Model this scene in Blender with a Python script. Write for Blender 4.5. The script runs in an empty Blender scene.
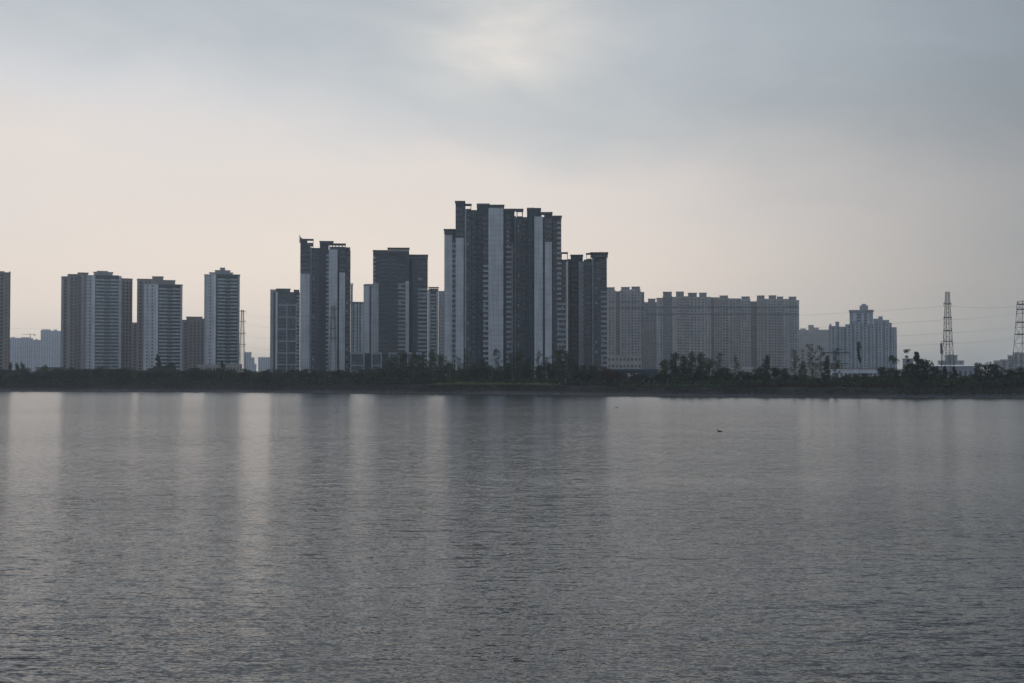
import bpy, math, random
from mathutils import Vector, Matrix
R = math.radians
random.seed(7)
scene = bpy.context.scene
COL = scene.collection
F = 1422.2
CAMZ = 7.0
PITCH = math.atan(37.5 / F)
HOR = 379.0

# ------------------------------------------------------------------ measuring
def X(px, Y): return (px - 512.0) / F * Y
def Z(py, Y):
    cy = (341.5 - py) / F
    return CAMZ + Y * (math.sin(PITCH) + cy * math.cos(PITCH)) / (math.cos(PITCH) - cy * math.sin(PITCH))

def lerp_tab(tab, x):
    if x <= tab[0][0]: return tab[0][1]
    for (a, va), (b, vb) in zip(tab, tab[1:]):
        if x <= b: return va + (vb - va) * (x - a) / (b - a)
    return tab[-1][1]

# ------------------------------------------------------------------ materials
def new_mat(name):
    m = bpy.data.materials.new(name); m.use_nodes = True
    nt = m.node_tree
    return m, nt, nt.nodes['Principled BSDF']

def surf(name, col, rough=0.8, var=0.12, joints=0.0, streak=0.0, metallic=0.0, spec=0.3, nscale=0.15, floor=3.0):
    """painted / rendered wall: blotchy tone, rain streaks and thin joints at each storey"""
    m, nt, b = new_mat(name)
    N, L = nt.nodes, nt.links
    geo = N.new('ShaderNodeNewGeometry')
    no = N.new('ShaderNodeTexNoise'); no.inputs['Scale'].default_value = nscale; no.inputs['Detail'].default_value = 6
    L.new(geo.outputs['Position'], no.inputs['Vector'])
    mr = N.new('ShaderNodeMapRange'); mr.inputs[1].default_value = 0.3; mr.inputs[2].default_value = 0.7
    mr.inputs[3].default_value = 1 - var; mr.inputs[4].default_value = 1 + var
    L.new(no.outputs['Fac'], mr.inputs[0])
    last = mr.outputs[0]
    if streak:
        mp = N.new('ShaderNodeMapping'); mp.inputs['Scale'].default_value = (0.9, 0.9, 0.03)
        L.new(geo.outputs['Position'], mp.inputs[0])
        n2 = N.new('ShaderNodeTexNoise'); n2.inputs['Scale'].default_value = 1.0; n2.inputs['Detail'].default_value = 4
        L.new(mp.outputs[0], n2.inputs['Vector'])
        m2 = N.new('ShaderNodeMapRange'); m2.inputs[1].default_value = 0.35; m2.inputs[2].default_value = 0.65
        m2.inputs[3].default_value = 1 - streak; m2.inputs[4].default_value = 1.0
        L.new(n2.outputs['Fac'], m2.inputs[0])
        mu = N.new('ShaderNodeMath'); mu.operation = 'MULTIPLY'; L.new(last, mu.inputs[0]); L.new(m2.outputs[0], mu.inputs[1]); last = mu.outputs[0]
    if joints:
        sp = N.new('ShaderNodeSeparateXYZ'); L.new(geo.outputs['Position'], sp.inputs[0])
        md = N.new('ShaderNodeMath'); md.operation = 'PINGPONG'; md.inputs[1].default_value = floor / 2; L.new(sp.outputs[2], md.inputs[0])
        m3 = N.new('ShaderNodeMapRange'); m3.inputs[1].default_value = 0.08; m3.inputs[2].default_value = 0.2
        m3.inputs[3].default_value = 1 - joints; m3.inputs[4].default_value = 1.0
        L.new(md.outputs[0], m3.inputs[0])
        mu = N.new('ShaderNodeMath'); mu.operation = 'MULTIPLY'; L.new(last, mu.inputs[0]); L.new(m3.outputs[0], mu.inputs[1]); last = mu.outputs[0]
    vm = N.new('ShaderNodeVectorMath'); vm.operation = 'SCALE'; vm.inputs[0].default_value = col
    L.new(last, vm.inputs['Scale']); L.new(vm.outputs[0], b.inputs['Base Color'])
    b.inputs['Roughness'].default_value = rough; b.inputs['Metallic'].default_value = metallic
    b.inputs['Specular IOR Level'].default_value = spec
    return m

def glassmat(name, col, rough=0.12):
    m, nt, b = new_mat(name)
    N, L = nt.nodes, nt.links
    geo = N.new('ShaderNodeNewGeometry')
    mp = N.new('ShaderNodeMapping'); mp.inputs['Scale'].default_value = (0.6, 0.6, 0.34)
    L.new(geo.outputs['Position'], mp.inputs[0])
    vo = N.new('ShaderNodeTexVoronoi'); vo.inputs['Scale'].default_value = 1.0; vo.distance = 'CHEBYCHEV'
    L.new(mp.outputs[0], vo.inputs['Vector'])
    bw = N.new('ShaderNodeSeparateColor'); L.new(vo.outputs['Color'], bw.inputs[0])
    pw = N.new('ShaderNodeMath'); pw.operation = 'POWER'; pw.inputs[1].default_value = 4; L.new(bw.outputs[0], pw.inputs[0])
    mr = N.new('ShaderNodeMapRange'); mr.inputs[3].default_value = 0.6; mr.inputs[4].default_value = 3.2
    L.new(pw.outputs[0], mr.inputs[0])
    vm = N.new('ShaderNodeVectorMath'); vm.operation = 'SCALE'; vm.inputs[0].default_value = col
    L.new(mr.outputs[0], vm.inputs['Scale']); L.new(vm.outputs[0], b.inputs['Base Color'])
    b.inputs['Roughness'].default_value = rough
    return m

M = {}
M['light'] = surf('pale_grey_render', (0.62, 0.635, 0.64), joints=0.2, streak=0.22)
M['white'] = surf('white_render', (0.74, 0.75, 0.76), streak=0.12)
M['grey'] = surf('mid_grey_render', (0.34, 0.355, 0.37), streak=0.12)
M['para'] = surf('grey_parapet', (0.40, 0.415, 0.43), var=0.2)
M['mix'] = surf('weathered_balcony_front', (0.47, 0.485, 0.50), var=0.3, nscale=.25)
M['paradim'] = surf('smoked_parapet', (0.10, 0.115, 0.13), var=0.25, rough=0.4)
M['dark'] = surf('charcoal_render', (0.046, 0.062, 0.082), streak=0.2)
M['darkb'] = surf('dark_slate_cladding', (0.062, 0.080, 0.096), joints=0.25, streak=.15)
M['cap'] = surf('rooftop_grey_concrete', (0.12, 0.13, 0.14))
M['brown'] = surf('brown_tile_wall', (0.31, 0.262, 0.245), streak=0.22, joints=0.12)
M['tan'] = surf('tan_tile_wall', (0.34, 0.30, 0.235), streak=0.12)
M['lilac'] = surf('pale_mauve_render', (0.42, 0.41, 0.42), streak=0.12)
M['beige'] = surf('beige_grey_render', (0.48, 0.445, 0.42), streak=0.25, var=.18)
M['beiged'] = surf('dark_beige_and_recess_shade', (0.28, 0.28, 0.285), streak=0.2)  # dark beige walls and housings; also the shade painted into recess strips
M['cream'] = surf('cream_render', (0.48, 0.45, 0.39), streak=0.2)
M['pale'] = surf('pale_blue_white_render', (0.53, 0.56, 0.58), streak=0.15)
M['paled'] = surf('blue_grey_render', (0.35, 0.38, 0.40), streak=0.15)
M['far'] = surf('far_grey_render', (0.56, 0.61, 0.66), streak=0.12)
M['ochre'] = surf('ochre_render', (0.24, 0.20, 0.145))
M['red'] = surf('red_clay_roof', (0.17, 0.075, 0.06))
M['blueroof'] = surf('blue_sheet_roof', (0.07, 0.11, 0.16), rough=0.5)
M['whiteroof'] = surf('white_sheet_roof', (0.80, 0.80, 0.80), rough=0.4, var=0.05)
M['glass'] = glassmat('dark_window_glass', (0.016, 0.024, 0.034))
M['glassg'] = glassmat('green_window_glass', (0.036, 0.058, 0.064))
M['mglass'] = glassmat('muted_window_glass', (0.085, 0.088, 0.095), .3)  # lightened glass; on the far blocks haze is put into its colour
M['steel'] = surf('galvanised_steel', (0.13, 0.13, 0.13), rough=0.6, metallic=0.3)
M['wire'] = surf('aluminium_wire', (0.10, 0.10, 0.10), rough=0.7)
M['post'] = surf('white_painted_post', (0.75, 0.75, 0.72), rough=0.5)
M['bark'] = surf('grey_brown_bark', (0.085, 0.07, 0.055), var=0.3, nscale=2.0, rough=0.95)
M['palebark'] = surf('pale_smooth_bark', (0.20, 0.185, 0.16), var=0.3, nscale=2.0, rough=0.9)
M['feather'] = surf('dark_plumage', (0.035, 0.032, 0.028), var=0.3, nscale=8)
M['bill'] = surf('dull_yellow_bill', (0.25, 0.17, 0.06), nscale=8)

def leafmat(name, c1, c2, scale=0.35):
    m, nt, b = new_mat(name)
    N, L = nt.nodes, nt.links
    geo = N.new('ShaderNodeNewGeometry')
    no = N.new('ShaderNodeTexNoise'); no.inputs['Scale'].default_value = scale; no.inputs['Detail'].default_value = 3
    L.new(geo.outputs['Position'], no.inputs['Vector'])
    ri = N.new('ShaderNodeObjectInfo')
    ad = N.new('ShaderNodeMath'); ad.operation = 'MULTIPLY_ADD'; ad.inputs[1].default_value = 0.35
    L.new(ri.outputs['Random'], ad.inputs[0]); L.new(no.outputs['Fac'], ad.inputs[2])
    rp = N.new('ShaderNodeMapRange'); rp.inputs[1].default_value = 0.4; rp.inputs[2].default_value = 0.95
    L.new(ad.outputs[0], rp.inputs[0])
    mx = N.new('ShaderNodeMix'); mx.data_type = 'RGBA'
    mx.inputs[6].default_value = (*c1, 1); mx.inputs[7].default_value = (*c2, 1)
    L.new(rp.outputs[0], mx.inputs[0]); L.new(mx.outputs[2], b.inputs['Base Color'])
    b.inputs['Roughness'].default_value = 0.75; b.inputs['Specular IOR Level'].default_value = 0.2
    return m
M['leaf'] = leafmat('green_foliage', (0.036, 0.054, 0.028), (0.088, 0.125, 0.052))
M['leafd'] = leafmat('dark_green_foliage', (0.026, 0.040, 0.028), (0.052, 0.074, 0.040))
M['leafr'] = leafmat('rusty_brown_foliage', (0.040, 0.034, 0.026), (0.085, 0.048, 0.036))
M['under'] = leafmat('mixed_undergrowth', (0.030, 0.044, 0.026), (0.074, 0.084, 0.044), 0.08)
M['grass'] = leafmat('bright_bank_grass', (0.15, 0.18, 0.06), (0.29, 0.31, 0.12), 0.1)
M['reed'] = leafmat('dull_bank_grass', (0.024, 0.030, 0.020), (0.056, 0.058, 0.036), 0.1)

# ------------------------------------------------------------------ mesh helper
class MB:
    def __init__(s): s.v = []; s.f = []; s.m = []; s.mats = []
    def mi(s, mat):
        if mat not in s.mats: s.mats.append(mat)
        return s.mats.index(mat)
    def poly(s, pts, mat):
        i = len(s.v); s.v += [tuple(p) for p in pts]; s.f.append(tuple(range(i, i + len(pts)))); s.m.append(s.mi(mat))
    def prism(s, fp, z0, z1, mat):
        """closed prism on a footprint [(x,y)...] given counter-clockwise seen from above"""
        n = len(fp); i = len(s.v); k = s.mi(mat)
        s.v += [(x, y, z0) for x, y in fp] + [(x, y, z1) for x, y in fp]
        for a in range(n):
            b = (a + 1) % n
            s.f.append((i + a, i + b, i + n + b, i + n + a)); s.m.append(k)
        s.f.append(tuple(i + n + a for a in range(n))); s.m.append(k)
        s.f.append(tuple(i + a for a in reversed(range(n)))); s.m.append(k)
    def box(s, x0, x1, y0, y1, z0, z1, mat): s.prism([(x0, y0), (x1, y0), (x1, y1), (x0, y1)], z0, z1, mat)
    def obox(s, P, e, u0, u1, d0, d1, z0, z1, mat):
        """box on a wall: P wall start, e unit wall direction (left to right seen from outside), d outward"""
        n = Vector((e.y, -e.x))
        q = [P + e * u0 + n * d1, P + e * u1 + n * d1, P + e * u1 + n * d0, P + e * u0 + n * d0]
        s.prism([(a.x, a.y) for a in q], z0, z1, mat)
    def tube(s, pts, rads, mat, k=5, cap=True, flat=1.0):
        i0 = len(s.v); km = s.mi(mat); n = len(pts)
        for j, (p, r) in enumerate(zip(pts, rads)):
            p = Vector(p); t = (Vector(pts[min(j + 1, n - 1)]) - Vector(pts[max(j - 1, 0)])).normalized()
            up = Vector((0, 0, 1)) if abs(t.z) < 0.9 else Vector((0, 1, 0))
            a = t.cross(up).normalized(); b = a.cross(t)
            for q in range(k):
                an = 2 * math.pi * q / k
                s.v.append(tuple(p + a * math.cos(an) * r + b * math.sin(an) * r * flat))
        for j in range(n - 1):
            for q in range(k):
                s.f.append((i0 + j * k + q, i0 + j * k + (q + 1) % k, i0 + (j + 1) * k + (q + 1) % k, i0 + (j + 1) * k + q)); s.m.append(km)
        if cap:
            s.f.append(tuple(i0 + q for q in reversed(range(k)))); s.m.append(km)
            s.f.append(tuple(i0 + (n - 1) * k + q for q in range(k))); s.m.append(km)
    def mesh(s, name):
        me = bpy.data.meshes.new(name); me.from_pydata(s.v, [], s.f)
        for m in s.mats: me.materials.append(m)
        me.polygons.foreach_set('material_index', s.m); me.update()
        return me
    def build(s, name, parent=None, loc=(0, 0, 0)):
        if not s.f: return None
        o = bpy.data.objects.new(name, s.mesh(name)); COL.objects.link(o)
        if parent: o.parent = parent
        o.location = loc
        return o

def tag(o, label=None, cat=None, group=None, kind=None):
    if label: o['label'] = label
    if cat: o['category'] = cat
    if group: o['group'] = group
    if kind: o['kind'] = kind
    return o
def empty(name, loc, label, cat, group=None, rz=0.0):
    o = bpy.data.objects.new(name, None); COL.objects.link(o); o.location = loc; o.rotation_euler.z = rz
    o.empty_display_size = 1
    return tag(o, label, cat, group)
def copy_tree(o, parent=None):
    c = o.copy(); COL.objects.link(c); c.parent = parent
    for ch in o.children: copy_tree(ch, c)
    return c

GZ = 4.0
# ------------------------------------------------------------------ tower builder
class Tower:
    """A building measured in picture columns at distance D and turned towards the lake.
    Parts: wall, pilaster, glazing, balcony, spandrel, window, roof_frame, lift_housing, parapet."""
    def __init__(s, name, label, cat, D, pc, group=None, base=GZ, floor=3.0, single=True):
        s.D = D; s.pc = pc; s.floor = floor; s.single = single
        s.root = empty(name, (X(pc, D), D, base), label, cat, group)
        s.o = Vector((X(pc, D), D, base)); s.base = base
        s.bulk = {}; s.count = {}; s.wall = {}
    def pt(s, px, dy):
        D = s.D; Xc = X(s.pc, D); dx = (px - s.pc) * D / F
        Y = D + dy - (Xc / D) * dx
        Y = min(max(Y, D - 60), D + 90)
        return Vector((X(px, Y) - s.o.x, Y - s.o.y))
    def z(s, py, dy=0): return Z(py, s.D + dy) - s.base
    def mb(s, key): return s.bulk.setdefault(key, MB())
    def block(s, chain, top, depth=14, mat='light', bottom=None, part='wall', par=0.0):
        """chain: front corners [(px,dy)...] left to right"""
        s.chain = chain; s.dyf = min(d for _, d in chain)
        fr = [s.pt(px, d) for px, d in chain]
        bd = max(d for _, d in chain) + depth
        k = s.D / (s.D + bd)
        pm = (chain[0][0] + chain[-1][0]) / 2
        bk = [s.pt(pm + (chain[-1][0] - pm) * k, bd), s.pt(pm + (chain[0][0] - pm) * k, bd)]
        fp = [(p.x, p.y) for p in fr + bk]
        z1 = s.z(top, s.dyf); z0 = -1.5 if bottom is None else s.z(bottom, s.dyf)
        s.mb(part).prism(fp, z0, z1, M[mat])
        s.fp = fp; s.top = top
        if par:
            c = Vector((sum(p[0] for p in fp) / len(fp), sum(p[1] for p in fp) / len(fp)))
            big = [tuple(c + (Vector(p) - c) * 1.035) for p in fp]
            s.mb('parapet').prism(big, z1 - 0.35, z1 + par, M['cap'] if mat in ('dark', 'darkb') else M[mat])
        return s
    def edge(s, pa, pb):
        mid = (pa + pb) / 2
        for (a, da), (b, db) in zip(s.chain, s.chain[1:]):
            if a - 0.01 <= mid <= b + 0.01: break
        A, B = s.pt(a, da), s.pt(b, db)
        P = A + (B - A) * ((pa - a) / (b - a)); Q = A + (B - A) * ((pb - a) / (b - a))
        return P, (Q - P).normalized(), (Q - P).length
    def put(s, name, proto, P, e, z):
        """one counted part; beyond the first hundred they go on as one 'stuff' part"""
        n = s.count.get(name, 0)
        if s.single and n < 100:
            s.count[name] = n + 1
            if not hasattr(proto, 'me'): proto.me = proto.mesh(name)
            o = bpy.data.objects.new(name, proto.me); COL.objects.link(o); o.parent = s.root
            o.location = (P.x, P.y, z); o.rotation_euler.z = math.atan2(e.y, e.x)
        else:
            b = s.mb('~' + name); i = len(b.v)
            c, sn = e.x, e.y
            b.v += [(P.x + x * c - y * sn, P.y + x * sn + y * c, z + zz) for x, y, zz in proto.v]
            b.f += [tuple(i + q for q in f) for f in proto.f]
            b.m += [b.mi(proto.mats[q]) for q in proto.m]
    def floors(s, ytop, ybot):
        z1 = s.z(ytop, s.dyf); z0 = 0 if ybot is None else s.z(ybot, s.dyf)
        z = z1 - s.floor + 0.02
        out = []
        while z > z0 - 0.5: out.append(z); z -= s.floor
        return z0, z1, out
    def panel(s, pa, pb, ytop=None, ybot=None, mat='light', d=0.3, part='pilaster'):
        P, e, L = s.edge(pa, pb); ytop = s.top if ytop is None else ytop
        z1 = s.z(ytop, s.dyf); z0 = -1 if ybot is None else s.z(ybot, s.dyf)
        b = MB(); b.obox(Vector((0, 0)), Vector((1, 0)), 0, L, -0.3, d, 0, z1 - z0, M[mat])
        o = b.build(part, s.root, (P.x, P.y, z0)); o.rotation_euler.z = math.atan2(e.y, e.x)
        return s
    def glaz(s, pa, pb, ytop=None, ybot=None, mat='glass', d=0.06): return s.panel(pa, pb, ytop, ybot, mat, d, 'glazing')
    def balc(s, pa, pb, ytop=None, ybot=None, mat='para', proj=1.3, h=1.05, gl='glass', inset=0.0):
        ytop = s.top if ytop is None else ytop
        if gl: s.glaz(pa, pb, ytop, ybot, gl)
        P, e, L = s.edge(pa, pb)
        q = MB(); m = M[mat]
        q.box(inset, L - inset, -proj, -0.07, -0.12, 0.1, M['para'] if mat != 'paradim' else m)
        q.box(inset, L - inset, -proj, -proj + 0.12, 0.1, h, m)
        q.box(inset, inset + 0.12, -proj + 0.12, -0.07, 0.1, h, m); q.box(L - inset - 0.12, L - inset, -proj + 0.12, -0.07, 0.1, h, m)
        q.box(inset, L - inset, -proj - 0.04, -proj + 0.16, h, h + 0.08, m)
        # some households have glazed their balcony in, others hang a pale blind
        q2 = MB(); q2.v = list(q.v); q2.f = list(q.f); q2.m = list(q.m); q2.mats = list(q.mats)
        q2.box(inset + .02, L - inset - .02, -proj + .2, -.08, h + .085, s.floor - .14, M['mglass'])
        q3 = MB(); q3.v = list(q.v); q3.f = list(q.f); q3.m = list(q.m); q3.mats = list(q.mats)
        q3.box(inset + .3, inset + .3 + (L - 2 * inset) * .4, -.4, -.3, .3, 2.5, M['para'])
        z0, z1, fl = s.floors(ytop, ybot)
        for z in fl:
            u = random.random(); s.put('balcony', q2 if u < .1 else (q3 if u < .25 else q), P, e, z)
        return s
    def band(s, pa, pb, ytop=None, ybot=None, mat='light', proj=0.7, h=1.25, gl='glass'):
        ytop = s.top if ytop is None else ytop
        if gl: s.glaz(pa, pb, ytop, ybot, gl)
        P, e, L = s.edge(pa, pb)
        q = MB(); m = M[mat]
        q.box(0, L, -proj, -0.07, -0.1, h, m); q.box(-0.02, L + 0.02, -proj - 0.08, -0.07, h, h + 0.1, m)
        z0, z1, fl = s.floors(ytop, ybot)
        for z in fl: s.put('spandrel', q, P, e, z)
        return s
    def win(s, pa, pb, n=1, ytop=None, ybot=None, w=1.3, h=1.5, gl='glass', fr='white', every=1):
        ytop = s.top if ytop is None else ytop
        P, e, L = s.edge(pa, pb)
        q = MB()
        q.box(-w / 2, w / 2, -0.05, 0.05, 0.9, 0.9 + h, M[gl])
        for a, b_, c, d in ((-w / 2 - .1, -w / 2, .85, .95 + h), (w / 2, w / 2 + .1, .85, .95 + h), (-w / 2, w / 2, .82, .9), (-w / 2, w / 2, .9 + h, .98 + h)):
            q.box(a, b_, -0.12, 0.05, c, d, M[fr])
        q.box(-w / 2 - .15, w / 2 + .15, -0.3, 0.0, .74, .82, M[fr])
        z0, z1, fl = s.floors(ytop, ybot)
        for i in range(n):
            pp = P + e * (L * (i + 0.5) / n)
            for z in fl[::every]: s.put('window', q, pp, e, z)
        return s
    def lift(s, pa, pb, ytop, ybot, dy=3, depth=8, mat='cap', lip=0.3):
        a, b = s.pt(pa, dy), s.pt(pb, dy); k = s.D / (s.D + dy + depth); pm = (pa + pb) / 2
        c, d = s.pt(pm + (pb - pm) * k, dy + depth), s.pt(pm + (pa - pm) * k, dy + depth)
        fp = [(p.x, p.y) for p in (a, b, c, d)]
        z1 = s.z(ytop, dy); mbx = MB()
        mbx.prism(fp, s.z(ybot, dy) - 0.5, z1, M[mat])
        if lip:
            cc = (a + b + c + d) / 4
            mbx.prism([tuple(cc + (Vector(p) - cc) * 1.07) for p in fp], z1 - 0.45, z1 + 0.02, M[mat])
        mbx.build('lift_housing', s.root)
        return s
    def frame(s, pa, pb, ytop, ybot, dy=0, depth=7, mat='cap', posts=3, slab=0.5, over=0.6, fill=0.5):
        """open concrete frame standing on a roof"""
        a, b = s.pt(pa, dy), s.pt(pb, dy); e = (b - a).normalized(); L = (b - a).length
        z1 = s.z(ytop, dy); z0 = s.z(ybot, dy) - 0.3; q = MB(); over = min(over, .3)
        q.obox(a, e, -over, L + over, -depth, over, z1 - slab, z1, M[mat])
        for i in range(posts):
            u = L * i / (posts - 1)
            for dd in (0, -depth + 0.4):
                q.obox(a, e, max(0, u - 0.3), min(L, u + 0.3), dd - 0.5, dd, z0, z1 - slab, M[mat])
        if fill: q.obox(a, e, 0.02, L - 0.02, -0.42, -0.08, z0, z0 + 0.3 + (z1 - z0 - slab) * fill, M['cap'])
        q.build('roof_frame', s.root)
        return s
    def done(s):
        for k, b in s.bulk.items():
            if k.startswith('~'):
                o = b.build(k[1:], s.root)
                if o: o['kind'] = 'stuff'
            else: b.build(k, s.root)
        return s.root

# =================================================================== CENTRAL ESTATE
G1 = 'tall dark residential towers of the central estate'
# --- tall tower with the pale blank walls
t = Tower('residential_tower', 'tallest dark tower group with broad pale blank wall, slim lower wing on its west side', 'tower', 850, 483)
t.block([(444.2, 6), (455.4, 6)], 233, 12, 'dark')
t.panel(444.4, 452.2, 235, mat='light', d=.5); t.balc(452.2, 455.4, 240, mat='para')
t.frame(443.9, 455.4, 229, 233, 6, 8, posts=4, over=.4)
t.block([(455.4, 2), (464.6, 2)], 203.5, 14, 'dark')
t.band(455.5, 463.6, 206, 238, mat='paradim', proj=1.0, h=1.3, gl='glass'); t.panel(455.5, 463.6, 238, mat='light', d=.7)
t.frame(455.2, 464.6, 200.9, 203.5, 2, 13, posts=2, over=.35)
t.block([(464.6, 5), (476.8, 5)], 210, 14, 'darkb')
t.panel(464.6, 466.2, 209, mat='white', d=.5); t.balc(466.4, 470.8, 212, mat='paradim', proj=.7); t.win(471.5, 476.6, 1, w=1.6, h=1.5, fr='grey')
t.frame(464.6, 471, 203.8, 209.5, 5, 9, posts=2, slab=.35, fill=.12)
t.block([(476.8, 3), (489.4, 3)], 204.8, 16, 'dark', par=.8)
t.win(477.5, 482.5, 1, w=1.1, h=1.2, fr='paradim'); t.balc(483, 488.4, 215, 262, mat='paradim'); t.balc(483, 488.4, 262, mat='para', proj=1.6)
t.block([(488.4, 0), (503.3, 0)], 208.2, 16, 'light')
t.panel(488.6, 503.1, 209, mat='light', d=.1)
t.win(493, 494.2, 1, 212, w=.3, h=.9, fr='grey', gl='glass'); t.win(498.4, 499.6, 1, 212, w=.3, h=.9, fr='grey', gl='glass')
t.frame(490, 504, 204.6, 208.2, 0, 12, posts=5, over=.5)
t.block([(503.3, 4), (514.5, 4)], 210, 14, 'dark', par=.6)
t.win(503.8, 506, 1, w=.9, fr='paradim'); t.balc(506.2, 511.2, 214, 243, mat='paradim'); t.balc(506.2, 511.2, 243, mat='para')
t.panel(511.4, 513, 243, mat='grey', d=.4)
t.frame(504, 523, 208.6, 211, 4, 12, posts=3, slab=.4, over=.3)
t.block([(514.4, 6), (527, 6)], 217, 14, 'darkb')
t.panel(514.4, 516, 216, mat='para', d=.4); t.balc(517, 521, 219, mat='paradim', proj=.6); t.win(521.6, 526.6, 2, w=1.0, fr='grey')
t.frame(517, 523, 210, 217, 6, 8, posts=2, slab=.35, fill=.12)
t.done()

t = Tower('residential_tower', 'dark tower with two pale vertical wall strips and serrated balconies on its east edge', 'tower', 838, 545)
t.block([(527, 3), (534.6, 3)], 209, 16, 'dark', par=.8)
t.win(528, 533.5, 1, w=.9, h=1.2, fr='paradim', ytop=222)
t.block([(534.4, 0), (542.8, 0)], 216.5, 14, 'light')
t.panel(534.5, 542.6, 217, mat='light', d=.1)
t.lift(534.6, 541, 208, 216.5, 3, 9, 'dark')
t.block([(542.8, 2.5), (544.8, 2.5)], 217, 12, 'dark'); t.win(542.9, 544.7, 1, w=.8, fr='grey')
t.block([(544.8, 0.5), (552.2, 0.5)], 214, 14, 'dark')
t.frame(541, 552.2, 212, 214.3, .5, 12, posts=4, over=.3)
t.band(545, 552, 218, 242, mat='paradim', proj=.9, h=1.3); t.panel(545, 552, 242, mat='light', d=.6)
t.block([(552.2, 4), (560.8, 4)], 218, 13, 'dark')
t.frame(552, 561.8, 215.6, 218, 4, 12, posts=4, over=.2)
t.balc(553, 556.8, 221, mat='paradim', proj=.9); t.balc(556.9, 561.4, 219, mat='para', proj=1.5)
t.block([(560.8, 6), (567.8, 6)], 260.5, 12, 'darkb')
t.frame(561.4, 567.8, 252.2, 260.5, 6, 8, posts=2, slab=.4, over=.2, fill=.12)
t.balc(561.2, 565.6, 262, 300, mat='paradim'); t.balc(561.2, 565.6, 300, mat='para', proj=.9); t.panel(565.9, 567.6, 262, mat='light', d=.4)
t.done()

t = Tower('residential_tower', 'shorter dark tower at the east end of the estate with an open flat roof frame', 'tower', 870, 588)
t.block([(567.9, 5), (570.8, 5)], 259, 12, 'dark'); t.win(568.2, 570.5, 1, w=.9, fr='paradim')
t.block([(570.8, 3), (578.6, 3)], 258.5, 14, 'dark'); t.win(571.5, 578, 2, w=.9, h=1.3, fr='paradim')
t.lift(570.8, 583, 254.6, 258.8, 3, 11, 'dark')
t.block([(578.6, 1.5), (584, 1.5)], 261, 14, 'grey'); t.win(582.2, 584, 1, w=.6, fr='grey')
t.block([(584, 3), (591.8, 3)], 259.5, 14, 'darkb'); t.band(584.4, 591.4, 262, mat='paradim', proj=.5, h=1.1)
t.frame(586.6, 591.4, 253, 259.5, 3, 9, posts=2, slab=.4, fill=.12)
t.block([(591.8, 1), (594.2, 1)], 256, 14, 'dark'); t.panel(592.2, 593.8, 258, mat='grey', d=.5)
t.block([(594.2, 2), (606.8, 2)], 257, 14, 'dark')
t.win(594.6, 600.4, 3, 258, 262, w=.8, h=1.8, fr='grey')
t.balc(594.6, 600.6, 262, mat='paradim', proj=.8); t.balc(600.8, 607, 259, 288, mat='paradim', proj=1.5); t.balc(600.8, 607, 288, mat='para', proj=1.5)
t.frame(590.6, 608.0, 252.2, 257, 1.5, 13, posts=6, slab=.5, over=.7)
t.done()

# --- the twin-topped dark tower left of centre
t = Tower('residential_tower', 'dark twin-topped tower with two crown frames above the framed shop block', 'tower', 1050, 400)
t.block([(372.8, 1), (378.6, 1)], 252.5, 15, 'dark')
t.balc(372.9, 375.6, 255, 283, mat='para', proj=1.4); t.win(375.8, 378.4, 1, 255, 283, w=1.1, fr='grey'); t.panel(373, 378.5, 283, mat='light', d=.5)
t.block([(378.6, 2), (397.6, 2)], 252.5, 15, 'darkb')
t.band(379, 387.4, 257, mat='paradim', proj=.6, h=1.1); t.win(387.8, 391, 1, 257, w=1.2, fr='grey'); t.band(391.2, 397.4, 257, mat='paradim', proj=.8, h=1.1)
t.frame(372.8, 388, 250.2, 252.5, 2, 12, posts=6, slab=.5, over=.4)
t.block([(397.6, 0), (409, 0)], 252, 15, 'dark')
t.balc(397.8, 405, 262, 281, mat='paradim'); t.balc(397.8, 405, 281, mat='para', proj=1.2); t.panel(405.3, 408.9, 281, mat='light', d=.7)
t.win(405.3, 408.8, 1, 255, 281, w=1.3, fr='grey')
t.frame(387.6, 409, 247.6, 252.3, 0, 13, posts=9, slab=.6, over=.3)
t.block([(409, 5), (412, 5)], 258, 12, 'dark')
t.block([(412, 2), (427.6, 2)], 258, 14, 'darkb')
t.frame(409, 427.8, 254.4, 258.2, 2, 12, posts=7, slab=.55, over=.2)
t.win(412.4, 417, 2, 260, w=1, fr='paradim'); t.balc(417.4, 427.2, 261, 286, mat='paradim', proj=1.0); t.balc(417.4, 427.2, 286, mat='para', proj=1.2, inset=.2)
t.done()

t = Tower('residential_tower', 'pale blank-walled block tucked behind the west side of the twin-topped tower', 'tower', 1220, 368)
t.block([(363.4, 0), (373.6, 0)], 285, 14, 'grey', par=.5)
t.panel(363.6, 369.2, 286, mat='light', d=.4); t.glaz(369.3, 371.2, 287); t.panel(371.3, 373.4, 288, mat='light', d=.3)
t.frame(365, 373.6, 284, 286, 0, 10, posts=4, slab=.4); t.done()
t = Tower('residential_tower', 'low striped pale block in the gap between slab tower and twin-topped tower', 'tower', 1300, 357)
t.block([(350.4, 0), (363.6, 0)], 302.4, 14, 'dark', par=.5)
for a, b in ((351, 352.4), (354, 356.6), (358, 359.2), (361, 363.2)): t.panel(a, b, 303.4, mat='light', d=.4)
t.balc(352.5, 353.9, 304, mat='para', proj=.6); t.win(356.8, 357.9, 1, 304, w=.8); t.balc(359.4, 360.8, 304, mat='para', proj=.6)
t.block([(350.4, -4), (352.6, -4)], 286, 8, 'grey'); t.frame(350.4, 352.8, 283.4, 286, -4, 7, posts=2, slab=.4); t.done()
t = Tower('residential_tower', 'narrow banded tower with roof frame between twin-topped tower and tallest group', 'tower', 1200, 434)
t.block([(427.8, 1), (430.6, 1)], 290, 13, 'grey'); t.panel(428, 430.2, 291, mat='light', d=.3)
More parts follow.
